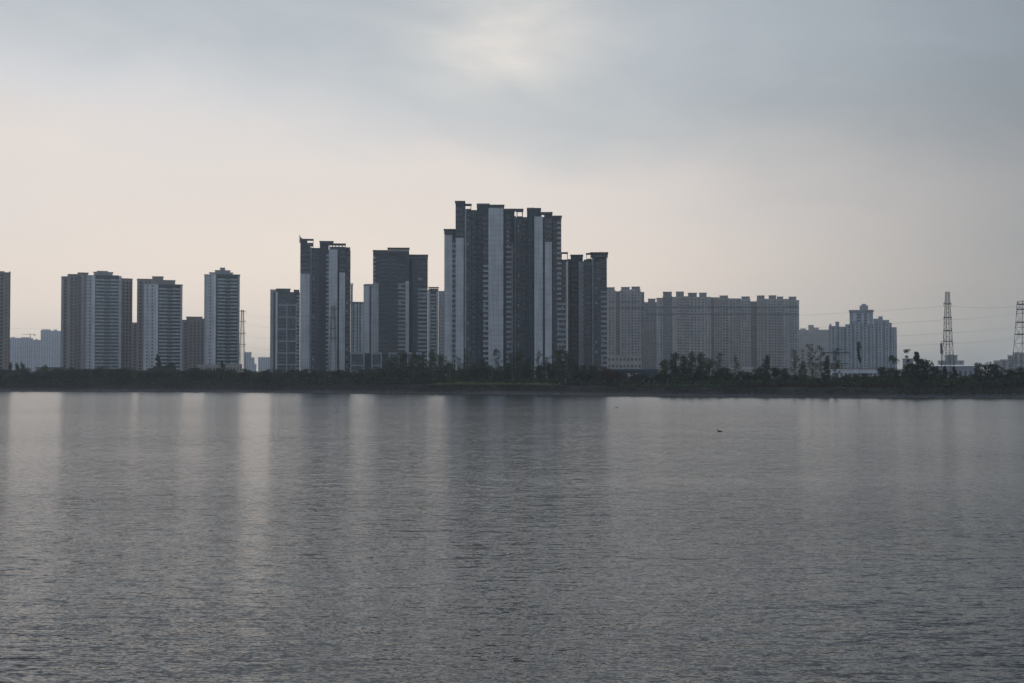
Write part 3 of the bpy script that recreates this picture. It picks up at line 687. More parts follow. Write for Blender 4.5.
# =================================================================== PYLONS AND WIRES
WIRE_PTS = []
def pylon(px, ytop, Y, base_w, top_w, levels, arm, label, rz):
    zt = Z(ytop, Y) - 3.2
    r = empty('lattice_pylon', (X(px, Y), Y, 3.2), label, 'pylon', 'steel lattice pylons carrying the power line', rz)
    def half(z):
        u = z / zt
        return (base_w + (top_w - base_w) * u ** .72) / 2
    hs = [0]; 
    while hs[-1] < zt - 1.0: hs.append(min(zt, hs[-1] + max(2.2, half(hs[-1]) * 2.2)))
    for sx in (-1, 1):
        for sy in (-1, 1):
            q = MB(); q.tube([(sx * half(z), sy * half(z), z - (1 if z == 0 else 0)) for z in hs], [.14] * len(hs), M['steel'], 4); q.build('leg', r)
    q = MB()
    for a, b in zip(hs, hs[1:]):
        ha, hb = half(a), half(b)
        for f in range(4):
            c = [(-1, -1), (1, -1), (1, 1), (-1, 1)]; p, s2 = c[f], c[(f + 1) % 4]
            q.tube([(p[0] * ha, p[1] * ha, a), (s2[0] * hb, s2[1] * hb, b)], [.065] * 2, M['steel'], 3, False)
            q.tube([(s2[0] * ha, s2[1] * ha, a), (p[0] * hb, p[1] * hb, b)], [.065] * 2, M['steel'], 3, False)
            q.tube([(p[0] * hb, p[1] * hb, b), (s2[0] * hb, s2[1] * hb, b)], [.07] * 2, M['steel'], 3, False)
    q.build('lattice_bracing', r)
    pts = []
    c, s_ = math.cos(rz), math.sin(rz)
    for lv in levels:
        z = Z(lv, Y) - 3.2; h = half(z); q = MB()
        for sx in (-1, 1):
            q.tube([(sx * h, -h, z - .2), (sx * arm, 0, z)], [.12] * 2, M['steel'], 4); q.tube([(sx * h, h, z - .2), (sx * arm, 0, z)], [.12] * 2, M['steel'], 4)
            q.tube([(sx * h, 0, z + 1.2), (sx * arm, 0, z)], [.1] * 2, M['steel'], 4)
        q.box(-h - .15, h + .15, -h - .15, h + .15, z - .3, z + .1, M['steel']); q.build('cross_arm', r)
        for sx in (-1, 1):
            q = MB(); zz = [z - .1 - .14 * k for k in range(9)]; q.tube([(sx * arm, 0, a) for a in zz], [.05 + .06 * (k % 2) for k in range(9)], M['cap'], 6); q.build('insulator', r)
            pts.append(Vector((X(px, Y) + c * sx * arm, Y + s_ * sx * arm, 3.2 + z - 1.25)))
    WIRE_PTS.append(pts)
pylon(242.2, 310, 1150, 5.4, 1.7, (311.5, 321.5, 333.5, 344.5), 2.9, 'pylon half hidden behind the east edge of the slim pale tower', R(25))
pylon(333, 306, 930, 6.0, 1.9, (309, 318, 328, 338), 3.2, 'pylon standing before the pale strip of the slab tower', R(20))
pylon(948, 292, 735, 6.2, 1.5, (303.6, 317.4, 330.6, 341), 2.2, 'whole pylon alone against the sky beside the white warehouse', R(9))
pylon(1025, 301, 700, 11.0, 4.8, (304, 309, 322, 334), 4.2, 'pylon cut off by the eastern edge of the view', R(12))
WIRE_PTS.append([Vector((p.x + 260, p.y - 60, p.z)) for p in WIRE_PTS[-1]])
WIRE_PTS.insert(0, [Vector((p.x - 330, p.y + 260, p.z)) for p in WIRE_PTS[0]])
wl = ['far western span behind the towers', 'span between the two western pylons', 'long span crossing in front of the towers', 'short span between the two eastern pylons', 'last span leaving past the east edge']
for si, (A, B) in enumerate(zip(WIRE_PTS, WIRE_PTS[1:])):
    for a, b in zip(A, B):
        L = (b - a).length; sag = min(9, L * .018)
        q = MB(); mid = (a + b) / 2
        q.tube([a.lerp(b, k / 24) - mid - Vector((0, 0, 4 * sag * (k / 24) * (1 - k / 24))) for k in range(25)], [.016] * 25, M['wire'], 4)
        o = q.build('power_line', None, mid); tag(o, 'thin power line wire, ' + wl[si], 'power line', wl[si])

# slim antenna mast beside the pylon
Y = 800; z0 = 3.4; zt = Z(340.6, Y) - z0
r = empty('antenna_mast', (X(941.4, Y), Y, z0), 'slim mast with a thick white antenna drum beside the lone pylon', 'mast')
q = MB(); q.tube([(0, 0, -1), (0, 0, zt)], [.28, .12], M['steel'], 8); q.build('pole', r)
q = MB(); za = Z(354, Y) - z0; zb = Z(343, Y) - z0; q.tube([(0, 0, za), (0, 0, za + .3), (0, 0, zb - .3), (0, 0, zb)], [.3, .62, .62, .25], M['cap'], 10); q.build('antenna', r)

# =================================================================== SHORE, GROUND, WATER
def shoreY(px): return 7 * F / (lerp_tab([(-400, 390.2), (0, 391), (260, 392), (330, 393), (430, 393.4), (500, 394.4), (600, 395.5), (700, 396.6), (780, 397), (900, 398), (1024, 398.2), (1400, 400)], px) - HOR)
def crestpy(px): return lerp_tab([(-400, 387), (0, 386.8), (120, 385), (300, 384.8), (430, 384.4), (560, 385), (640, 386.6), (760, 387.4), (1024, 388), (1400, 389)], px)
tabX = []
for px in range(-400, 1401, 4):
    Y = shoreY(px); tabX.append((X(px, Y), px))
def px_of_x(x): return lerp_tab(tabX, x)
xs = []
x = tabX[0][0]
while x < tabX[-1][0]: xs.append(x); x += 2.6
from mathutils import noise as NZ
prof = [(-14, -2.5, 0), (-3, -.6, 0), (0, .02, .12), (1.5, .35, .2), (3.5, .55, .3), (5, 1.1, .35), (7, 0, .4), (9, 0, .45), (11, 0, .4), (13, 0, .3), (16, 0, .25), (22, 0, .2), (34, 0, .3), (60, 0, .3), (120, 0, .2)]
gv = []; rows = len(prof)
def crestz(px): return Z(crestpy(px), shoreY(px) + 13)
def groundz(px, t):
    cz = crestz(px)
    if t <= 5: return lerp_tab([(p[0], p[1]) for p in prof[:6]], t)
    if t <= 13: return 1.1 + (cz - 1.1) * ((t - 5) / 8) ** .8
    return cz + (3.6 - cz) * min(1, max(0, (t - 16) / 60))
for x in xs:
    px = px_of_x(x); Y0 = shoreY(px) + 2.2 * NZ.noise(Vector((x * .05, 3, 0))) + 1.2 * NZ.noise(Vector((x * .2, 7, 0)))
    for t, _, amp in prof:
        z = groundz(px, t) + amp * (NZ.noise(Vector((x * .25, t * .5, 1))) * 1.6 + NZ.noise(Vector((x * .9, t * .9, 5))))
        gv.append((x, Y0 + t, z))
gf = []
n = len(xs)
for i in range(n - 1):
    for j in range(rows - 1):
        a = i * rows + j; gf.append((a, a + rows, a + rows + 1, a + 1))
# the same sheet runs on to the horizon
far0 = len(gv); FARY = 8200
for x in xs:
    gv.append((x * 9.5, FARY, 3.4))
for i in range(n - 1):
    gf.append((i * rows + rows - 1, (i + 1) * rows + rows - 1, far0 + i + 1, far0 + i))
me = bpy.data.meshes.new('ground'); me.from_pydata(gv, [], gf); me.update()
for p in me.polygons: p.use_smooth = True
m, nt, b = new_mat('earth_and_stone_bank'); N, L = nt.nodes, nt.links
geo = N.new('ShaderNodeNewGeometry')
n1 = N.new('ShaderNodeTexNoise'); n1.inputs['Scale'].default_value = .06; n1.inputs['Detail'].default_value = 8; L.new(geo.outputs['Position'], n1.inputs['Vector'])
mp = N.new('ShaderNodeMapping'); mp.inputs['Scale'].default_value = (.35, 1, 2.6); L.new(geo.outputs['Position'], mp.inputs[0])
n2 = N.new('ShaderNodeTexNoise'); n2.inputs['Scale'].default_value = 1.0; n2.inputs['Detail'].default_value = 8; L.new(mp.outputs[0], n2.inputs['Vector'])
cr = N.new('ShaderNodeValToRGB'); cr.color_ramp.elements[0].position = .35; cr.color_ramp.elements[0].color = (.016, .018, .021, 1)
cr.color_ramp.elements[1].position = .72; cr.color_ramp.elements[1].color = (.06, .058, .057, 1)
L.new(n2.outputs['Fac'], cr.inputs[0])
cr2 = N.new('ShaderNodeValToRGB'); cr2.color_ramp.elements[0].position = .42; cr2.color_ramp.elements[0].color = (.028, .030, .031, 1)
cr2.color_ramp.elements[1].position = .62; cr2.color_ramp.elements[1].color = (.05, .044, .042, 1); L.new(n1.outputs['Fac'], cr2.inputs[0])
mx = N.new('ShaderNodeMix'); mx.data_type = 'RGBA'; mx.inputs[0].default_value = .5; L.new(cr.outputs[0], mx.inputs[6]); L.new(cr2.outputs[0], mx.inputs[7])
spz = N.new('ShaderNodeSeparateXYZ'); L.new(geo.outputs['Position'], spz.inputs[0])
mp5 = N.new('ShaderNodeMapping'); mp5.inputs['Scale'].default_value = (.012, .012, 0); L.new(geo.outputs['Position'], mp5.inputs[0])
n5 = N.new('ShaderNodeTexNoise'); n5.inputs['Scale'].default_value = 1; n5.inputs['Detail'].default_value = 4; L.new(mp5.outputs[0], n5.inputs['Vector'])
za = N.new('ShaderNodeMath'); za.operation = 'MULTIPLY_ADD'; za.inputs[1].default_value = -4.5; L.new(n5.outputs['Fac'], za.inputs[0]); L.new(spz.outputs[2], za.inputs[2])
zr = N.new('ShaderNodeMapRange'); zr.inputs[1].default_value = -1.6; zr.inputs[2].default_value = -.9; zr.inputs[3].default_value = .75; zr.inputs[4].default_value = 0; L.new(za.outputs[0], zr.inputs[0])
mz = N.new('ShaderNodeMix'); mz.data_type = 'RGBA'; mz.inputs[7].default_value = (.085, .085, .088, 1); L.new(zr.outputs[0], mz.inputs[0]); L.new(mx.outputs[2], mz.inputs[6])
L.new(mz.outputs[2], b.inputs['Base Color']); b.inputs['Roughness'].default_value = .95; b.inputs['Specular IOR Level'].default_value = .15
me.materials.append(m)
ground = bpy.data.objects.new('ground', me); COL.objects.link(ground); tag(ground, 'dark earth and stone bank of the far shore', 'ground', kind='structure')

# water
me = bpy.data.meshes.new('water'); me.from_pydata([(-1500, -60, 0), (1500, -60, 0), (1500, 1000, 0), (-1500, 1000, 0)], [], [(0, 1, 2, 3)])
m, nt, b = new_mat('rippled_lake_water'); N, L = nt.nodes, nt.links
geo = N.new('ShaderNodeNewGeometry')
def slope_noise(scale, sx, detail=2.0, rough=.5, rot=0.0, off=0.0):
    mp = N.new('ShaderNodeMapping'); mp.inputs['Scale'].default_value = (sx, 1, 1); mp.inputs['Rotation'].default_value = (0, 0, rot); mp.inputs['Location'].default_value = (off, off * .7, 0)
    L.new(geo.outputs['Position'], mp.inputs[0])
    no = N.new('ShaderNodeTexNoise'); no.noise_dimensions = '3D'; no.inputs['Scale'].default_value = scale; no.inputs['Detail'].default_value = detail; no.inputs['Roughness'].default_value = rough
    L.new(mp.outputs[0], no.inputs['Vector'])
    sb = N.new('ShaderNodeVectorMath'); sb.operation = 'SUBTRACT'; sb.inputs[1].default_value = (.5, .5, .5); L.new(no.outputs['Color'], sb.inputs[0])
    return sb.outputs[0]
def vscale(v, vec):
    q = N.new('ShaderNodeVectorMath'); q.operation = 'MULTIPLY'; q.inputs[1].default_value = vec; L.new(v, q.inputs[0]); return q.outputs[0]
def vadd(a, c):
    q = N.new('ShaderNodeVectorMath'); q.operation = 'ADD'; L.new(a, q.inputs[0]); L.new(c, q.inputs[1]); return q.outputs[0]
WAVE = [(1.1, .24, (.03, .20, 0), 0.10, 0), (2.6, .28, (.05, .34, 0), .05, 31), (5.5, .34, (.10, .48, 0), -0.08, 11), (15, .42, (.18, .66, 0), .2, 23)]
tot = None
for sc, sx, amp, rot, off in WAVE:
    v = vscale(slope_noise(sc, sx, 2.0, .55, rot, off), amp); tot = v if tot is None else vadd(tot, v)
mpq = N.new('ShaderNodeMapping'); mpq.inputs['Scale'].default_value = (.2, 1, 1); mpq.inputs['Rotation'].default_value = (0, 0, .07); L.new(geo.outputs['Position'], mpq.inputs[0])
nq = N.new('ShaderNodeTexNoise'); nq.inputs['Scale'].default_value = 2.1; nq.inputs['Detail'].default_value = 2.5; nq.inputs['Distortion'].default_value = .35; L.new(mpq.outputs[0], nq.inputs['Vector'])
a1 = N.new('ShaderNodeMath'); a1.operation = 'SUBTRACT'; a1.inputs[1].default_value = .46; L.new(nq.outputs['Fac'], a1.inputs[0])
a2 = N.new('ShaderNodeMath'); a2.operation = 'ABSOLUTE'; L.new(a1.outputs[0], a2.inputs[0])
a3 = N.new('ShaderNodeMapRange'); a3.interpolation_type = 'SMOOTHSTEP'; a3.inputs[1].default_value = 0; a3.inputs[2].default_value = .03; a3.inputs[3].default_value = -.17; a3.inputs[4].default_value = 0.02; L.new(a2.outputs[0], a3.inputs[0])
a4 = N.new('ShaderNodeCombineXYZ'); L.new(a3.outputs[0], a4.inputs[1]); tot = vadd(tot, a4.outputs[0])
# wind patches and the calmer strip under the far bank change how rough the ripples are
mpp = N.new('ShaderNodeMapping'); mpp.inputs['Scale'].default_value = (.25, 1, 1); L.new(geo.outputs['Position'], mpp.inputs[0])
pn = N.new('ShaderNodeTexNoise'); pn.inputs['Scale'].default_value = .022; pn.inputs['Detail'].default_value = 3; L.new(mpp.outputs[0], pn.inputs['Vector'])
pr = N.new('ShaderNodeMapRange'); pr.inputs[1].default_value = .35; pr.inputs[2].default_value = .65; pr.inputs[3].default_value = .66; pr.inputs[4].default_value = 1.25; L.new(pn.outputs['Fac'], pr.inputs[0])
sp = N.new('ShaderNodeSeparateXYZ'); L.new(geo.outputs['Position'], sp.inputs[0])
# distance from the far bank ~ y + 0.36 x
dd = N.new('ShaderNodeMath'); dd.operation = 'MULTIPLY_ADD'; dd.inputs[1].default_value = .42; L.new(sp.outputs[0], dd.inputs[0]); L.new(sp.outputs[1], dd.inputs[2])
jn = N.new('ShaderNodeMath'); jn.operation = 'MULTIPLY_ADD'; jn.inputs[1].default_value = 120; L.new(pn.outputs['Fac'], jn.inputs[0]); L.new(dd.outputs[0], jn.inputs[2])
dist = N.new('ShaderNodeMapRange'); dist.inputs[1].default_value = 60; dist.inputs[2].default_value = 230; dist.inputs[3].default_value = 1.0; dist.inputs[4].default_value = .62; L.new(sp.outputs[1], dist.inputs[0])
calm = N.new('ShaderNodeMapRange'); calm.inputs[1].default_value = 340; calm.inputs[2].default_value = 560; calm.inputs[3].default_value = 1.0; calm.inputs[4].default_value = .42; L.new(jn.outputs[0], calm.inputs[0])
mm = N.new('ShaderNodeMath'); mm.operation = 'MULTIPLY'; L.new(pr.outputs[0], mm.inputs[0])
m0 = N.new('ShaderNodeMath'); m0.operation = 'MULTIPLY'; L.new(calm.outputs[0], m0.inputs[0]); L.new(dist.outputs[0], m0.inputs[1]); L.new(m0.outputs[0], mm.inputs[1])
sc_ = N.new('ShaderNodeVectorMath'); sc_.operation = 'SCALE'; L.new(tot, sc_.inputs[0]); L.new(mm.outputs[0], sc_.inputs['Scale'])
flat = vscale(sc_.outputs[0], (1, 1, 0))
up = N.new('ShaderNodeVectorMath'); up.operation = 'ADD'; L.new(flat, up.inputs[0])
tn = N.new('ShaderNodeMapRange'); tn.inputs[1].default_value = 30; tn.inputs[2].default_value = 110; tn.inputs[3].default_value = -.045; tn.inputs[4].default_value = -.012; L.new(sp.outputs[1], tn.inputs[0])
tf = N.new('ShaderNodeMapRange'); tf.inputs[1].default_value = 330; tf.inputs[2].default_value = 520; tf.inputs[3].default_value = 0; tf.inputs[4].default_value = -.036; L.new(jn.outputs[0], tf.inputs[0])
ta = N.new('ShaderNodeMath'); L.new(tn.outputs[0], ta.inputs[0]); L.new(tf.outputs[0], ta.inputs[1])
tc_ = N.new('ShaderNodeCombineXYZ'); tc_.inputs[2].default_value = 1; L.new(ta.outputs[0], tc_.inputs[1]); L.new(tc_.outputs[0], up.inputs[1])
nm = N.new('ShaderNodeVectorMath'); nm.operation = 'NORMALIZE'; L.new(up.outputs[0], nm.inputs[0])
L.new(nm.outputs[0], b.inputs['Normal'])
b.inputs['Base Color'].default_value = (.018, .024, .026, 1); rr_ = N.new('ShaderNodeMapRange'); rr_.inputs[1].default_value = .3; rr_.inputs[2].default_value = 1.15; rr_.inputs[3].default_value = .17; rr_.inputs[4].default_value = .13
L.new(mm.outputs[0], rr_.inputs[0]); L.new(rr_.outputs[0], b.inputs['Roughness']); b.inputs['IOR'].default_value = 1.33
me.materials.append(m)
water = bpy.data.objects.new('water', me); COL.objects.link(water); tag(water, 'grey rippled lake water', 'water', kind='structure')

# =================================================================== VEGETATION
def leaves(q, c, rad, n, size, mat, rnd, sq=1.0):
    for _ in range(n):
        while True:
            d = Vector((rnd.uniform(-1, 1), rnd.uniform(-1, 1), rnd.uniform(-1, 1)))
            if d.length <= 1: break
        p = Vector(c) + Vector((d.x * rad[0], d.y * rad[1], d.z * rad[2]))
        a = Vector((rnd.gauss(0, 1), rnd.gauss(0, 1), rnd.gauss(0, .6))).normalized(); b_ = a.cross(Vector((rnd.gauss(0, 1), rnd.gauss(0, 1), rnd.gauss(0, 1)))).normalized()
        s1 = size * rnd.uniform(.6, 1.3); s2 = s1 * rnd.uniform(.35, .8) * sq
        q.poly([p - a * s1, p + b_ * s2, p + a * s1, p - b_ * s2], mat)
def make_tree(kind, seed, H=12.0, W=6.0, leaf='leaf', bark='bark'):
    """trunk with limbs (one mesh) and a crown of leaf clumps, at the origin"""
    rnd = random.Random(seed); tr = MB(); cr_ = MB(); lm = M[leaf]; bm = M[bark]
    lean = rnd.uniform(-.6, .6)
    def path(z0, z1, x0, x1, y1, k=5): return [(x0 + (x1 - x0) * i / k + rnd.uniform(-.06, .06), y1 * i / k, z0 + (z1 - z0) * i / k) for i in range(k + 1)]
    if kind == 'broad':
        tr.tube([(0, 0, -.6)] + path(0, H * .72, 0, lean, 0), [.26, .24, .21, .18, .15, .11, .07], bm, 6)
        for i in range(18):
            an = rnd.uniform(0, 6.28); zz = H * rnd.uniform(.28, .92); rr = W / 2 * rnd.uniform(.2, .8) * (1.05 - .55 * abs(zz / H - .55) * 1.6)
            c = (lean * zz / H + math.cos(an) * rr, math.sin(an) * rr, zz); zb = zz * rnd.uniform(.5, .75)
            tr.tube([(lean * zb / H, 0, zb), ((c[0] + lean * zb / H) / 2, c[1] / 2, (zb + zz) / 2 + .2), c], [.1, .07, .03], bm, 4, False)
            leaves(cr_, c, (W * .22, W * .22, H * .105), 85, .3, lm, rnd)
    elif kind == 'feathery':
        for st in range(3):
            l2 = lean + (st - 1) * W * .2 + rnd.uniform(-.4, .4); hh = H * (1 - .09 * abs(st - 1) * rnd.random() - .04 * st)
            tr.tube([(0, 0, -.6)] + path(0, hh * .96, (st - 1) * .5, l2, rnd.uniform(-1, 1)), [.22, .2, .18, .15, .12, .08, .03], bm, 5)
            for i in range(15):
                zz = hh * (.22 + .76 * i / 14); an = rnd.uniform(0, 6.28); rr = W / 2 * rnd.uniform(.15, .75) * (1.2 - zz / H * .8)
                c = (l2 * zz / H + math.cos(an) * rr, math.sin(an) * rr, zz); zb = zz - H * .1
                tr.tube([(l2 * zb / H, 0, zb), c], [.08, .03], bm, 4, False)
                leaves(cr_, c, (W * .19, W * .17, H * .06), 48, .25, lm, rnd, .8)
    elif kind == 'sparse':
        tr.tube([(0, 0, -.6)] + path(0, H * .97, 0, lean * 2, 0), [.22, .2, .18, .15, .12, .08, .03], bm, 5)
        for i in range(17):
            zz = H * (.26 + .72 * i / 16) + rnd.uniform(-.3, .3); an = rnd.uniform(0, 6.28); rr = W / 2 * rnd.uniform(.15, .95) * (1.15 - .4 * zz / H)
            c = (lean * 2 * zz / H + math.cos(an) * rr, math.sin(an) * rr, zz); zb = zz - H * rnd.uniform(.08, .16)
            tr.tube([(lean * 2 * zb / H, 0, zb), ((lean * 2 * zb / H + c[0]) / 2, c[1] / 2, (zb + zz) / 2 - .1), c], [.11, .08, .04], bm, 4, False)
            leaves(cr_, c, (W * .2, W * .18, H * .04), 34, .24, lm, rnd, .8)
            leaves(cr_, (c[0] * .6, c[1] * .6, zz - .5), (W * .25, W * .2, H * .06), 12, .22, lm, rnd, .8)
    elif kind == 'windblown':
        pts = [(0, 0, -.6), (.1, 0, H * .3), (.0, 0, H * .6), (.3, 0, H * .82), (.9, 0, H * .93)]
        tr.tube(pts, [.17, .15, .12, .09, .04], bm, 5)
        for i in range(14):
            u = rnd.random(); L2 = W * (.4 + .6 * u); z0 = H * rnd.uniform(.78, .94)
            c = [(0.4 + L2 * k / 4, rnd.uniform(-.5, .5) * k / 4, z0 + H * .09 * math.sin(k / 4 * 2.6) - .05 * k * u) for k in range(5)]
            tr.tube(c, [.04] * 5, bm, 3, False)
            for p in c[1:]: leaves(cr_, p, (.5, .4, .35), 9, .3, lm, rnd, .5)
    elif kind == 'tuft':
        tr.tube([(0, 0, -.6)] + path(0, H * .97, 0, lean * .6, 0), [.15, .14, .13, .12, .1, .08, .04], bm, 5)
        for k in range(7):
            zz = H * (.6 + .4 * k / 6); w = W / 2 * (.35 + .65 * k / 6)
            for j in range(2):
                an = rnd.uniform(0, 6.28); leaves(cr_, (lean * .6 * zz / H + math.cos(an) * w * .5, math.sin(an) * w * .5, zz), (w * .6, w * .6, H * .045), 45, .3, lm, rnd)
    elif kind == 'flat':
        tr.tube([(0, 0, -.6)] + path(0, H * .95, 0, lean, 0), [.16, .15, .13, .1, .08, .06, .04], bm, 5)
        for (zz, w, ox) in ((.97, 1, 0), (.93, .7, .4), (.8, .45, .3), (.7, .4, -.5), (.58, .5, -.9), (.5, .35, .6)):
            leaves(cr_, (lean * zz + ox * W * .3, 0, H * zz), (W / 2 * w, W / 2 * w * .8, H * .035), 95, .28, lm, rnd)
    elif kind == 'cone':
        tr.tube([(0, 0, -.6)] + path(0, H * .95, 0, lean * .3, 0), [.3, .27, .24, .2, .15, .1, .04], bm, 6)
        for i in range(26):
            zz = H * (.2 + .78 * (i / 25)); an = rnd.uniform(0, 6.28); env = W / 2 * min(1, 1.5 * (1 - zz / H) + .22); rr = env * rnd.uniform(.25, .85)
            c = (math.cos(an) * rr, math.sin(an) * rr, zz - .3 * rr); tr.tube([(0, 0, zz), c], [.07, .03], bm, 4, False)
            leaves(cr_, c, (env * .38 + .25, env * .38 + .25, H * .055), 70, .34, lm, rnd)
    elif kind == 'round':
        tr.tube([(0, 0, -.6)] + path(0, H * .8, 0, lean * .3, 0), [.2, .18, .17, .15, .12, .09, .05], bm, 6)
        for i in range(12):
            an = rnd.uniform(0, 6.28); zz = H * rnd.uniform(.55, .95); rr = W / 2 * rnd.uniform(.1, .65)
            c = (math.cos(an) * rr, math.sin(an) * rr, zz); tr.tube([(0, 0, H * .5), c], [.08, .03], bm, 4, False)
            leaves(cr_, c, (W * .22, W * .22, H * .1), 60, .34, lm, rnd)
    return tr.mesh('trunk'), cr_.mesh('crown'), H, W
KINDS = [('broad', 'leaf', 'bark', 3), ('broad', 'leafd', 'bark', 4), ('feathery', 'leaf', 'palebark', 4), ('feathery', 'leafd', 'bark', 2), ('sparse', 'leaf', 'bark', 4), ('sparse', 'leafd', 'palebark', 2),
         ('windblown', 'leafd', 'palebark', 2), ('tuft', 'leafd', 'bark', 2), ('flat', 'leafd', 'bark', 1), ('cone', 'leafd', 'bark', 2), ('round', 'leafd', 'bark', 3), ('broad', 'leafr', 'bark', 3)]
PROTO = {}
for kd, lf, bk, nv in KINDS:
    PROTO[(kd, lf)] = [make_tree(kd, hash_ * 17 + len(PROTO) * 101, 12, 6, lf, bk) for hash_ in range(nv)]
def place_tree(kind, leaf, px, top, wpx, off, label, group=None, name='shore_tree', cat='tree', flip=False):
    Y = shoreY(px) + off; gz = groundz(px, off) - .1
    H = Z(top, Y) - gz; W = wpx * Y / F * 1.25
    tm, cm, h, w = random.choice(PROTO[(kind, leaf)])
    r = empty(name, (X(px, Y), Y, gz), label, cat, group, 0 if kind == 'windblown' else random.uniform(0, 6.28))
    s = W / w; r.scale = (-s if flip else s, s, H / h)
    for nme, me_ in (('trunk', tm), ('crown', cm)):
        o = bpy.data.objects.new(nme, me_); COL.objects.link(o); o.parent = r
    return r
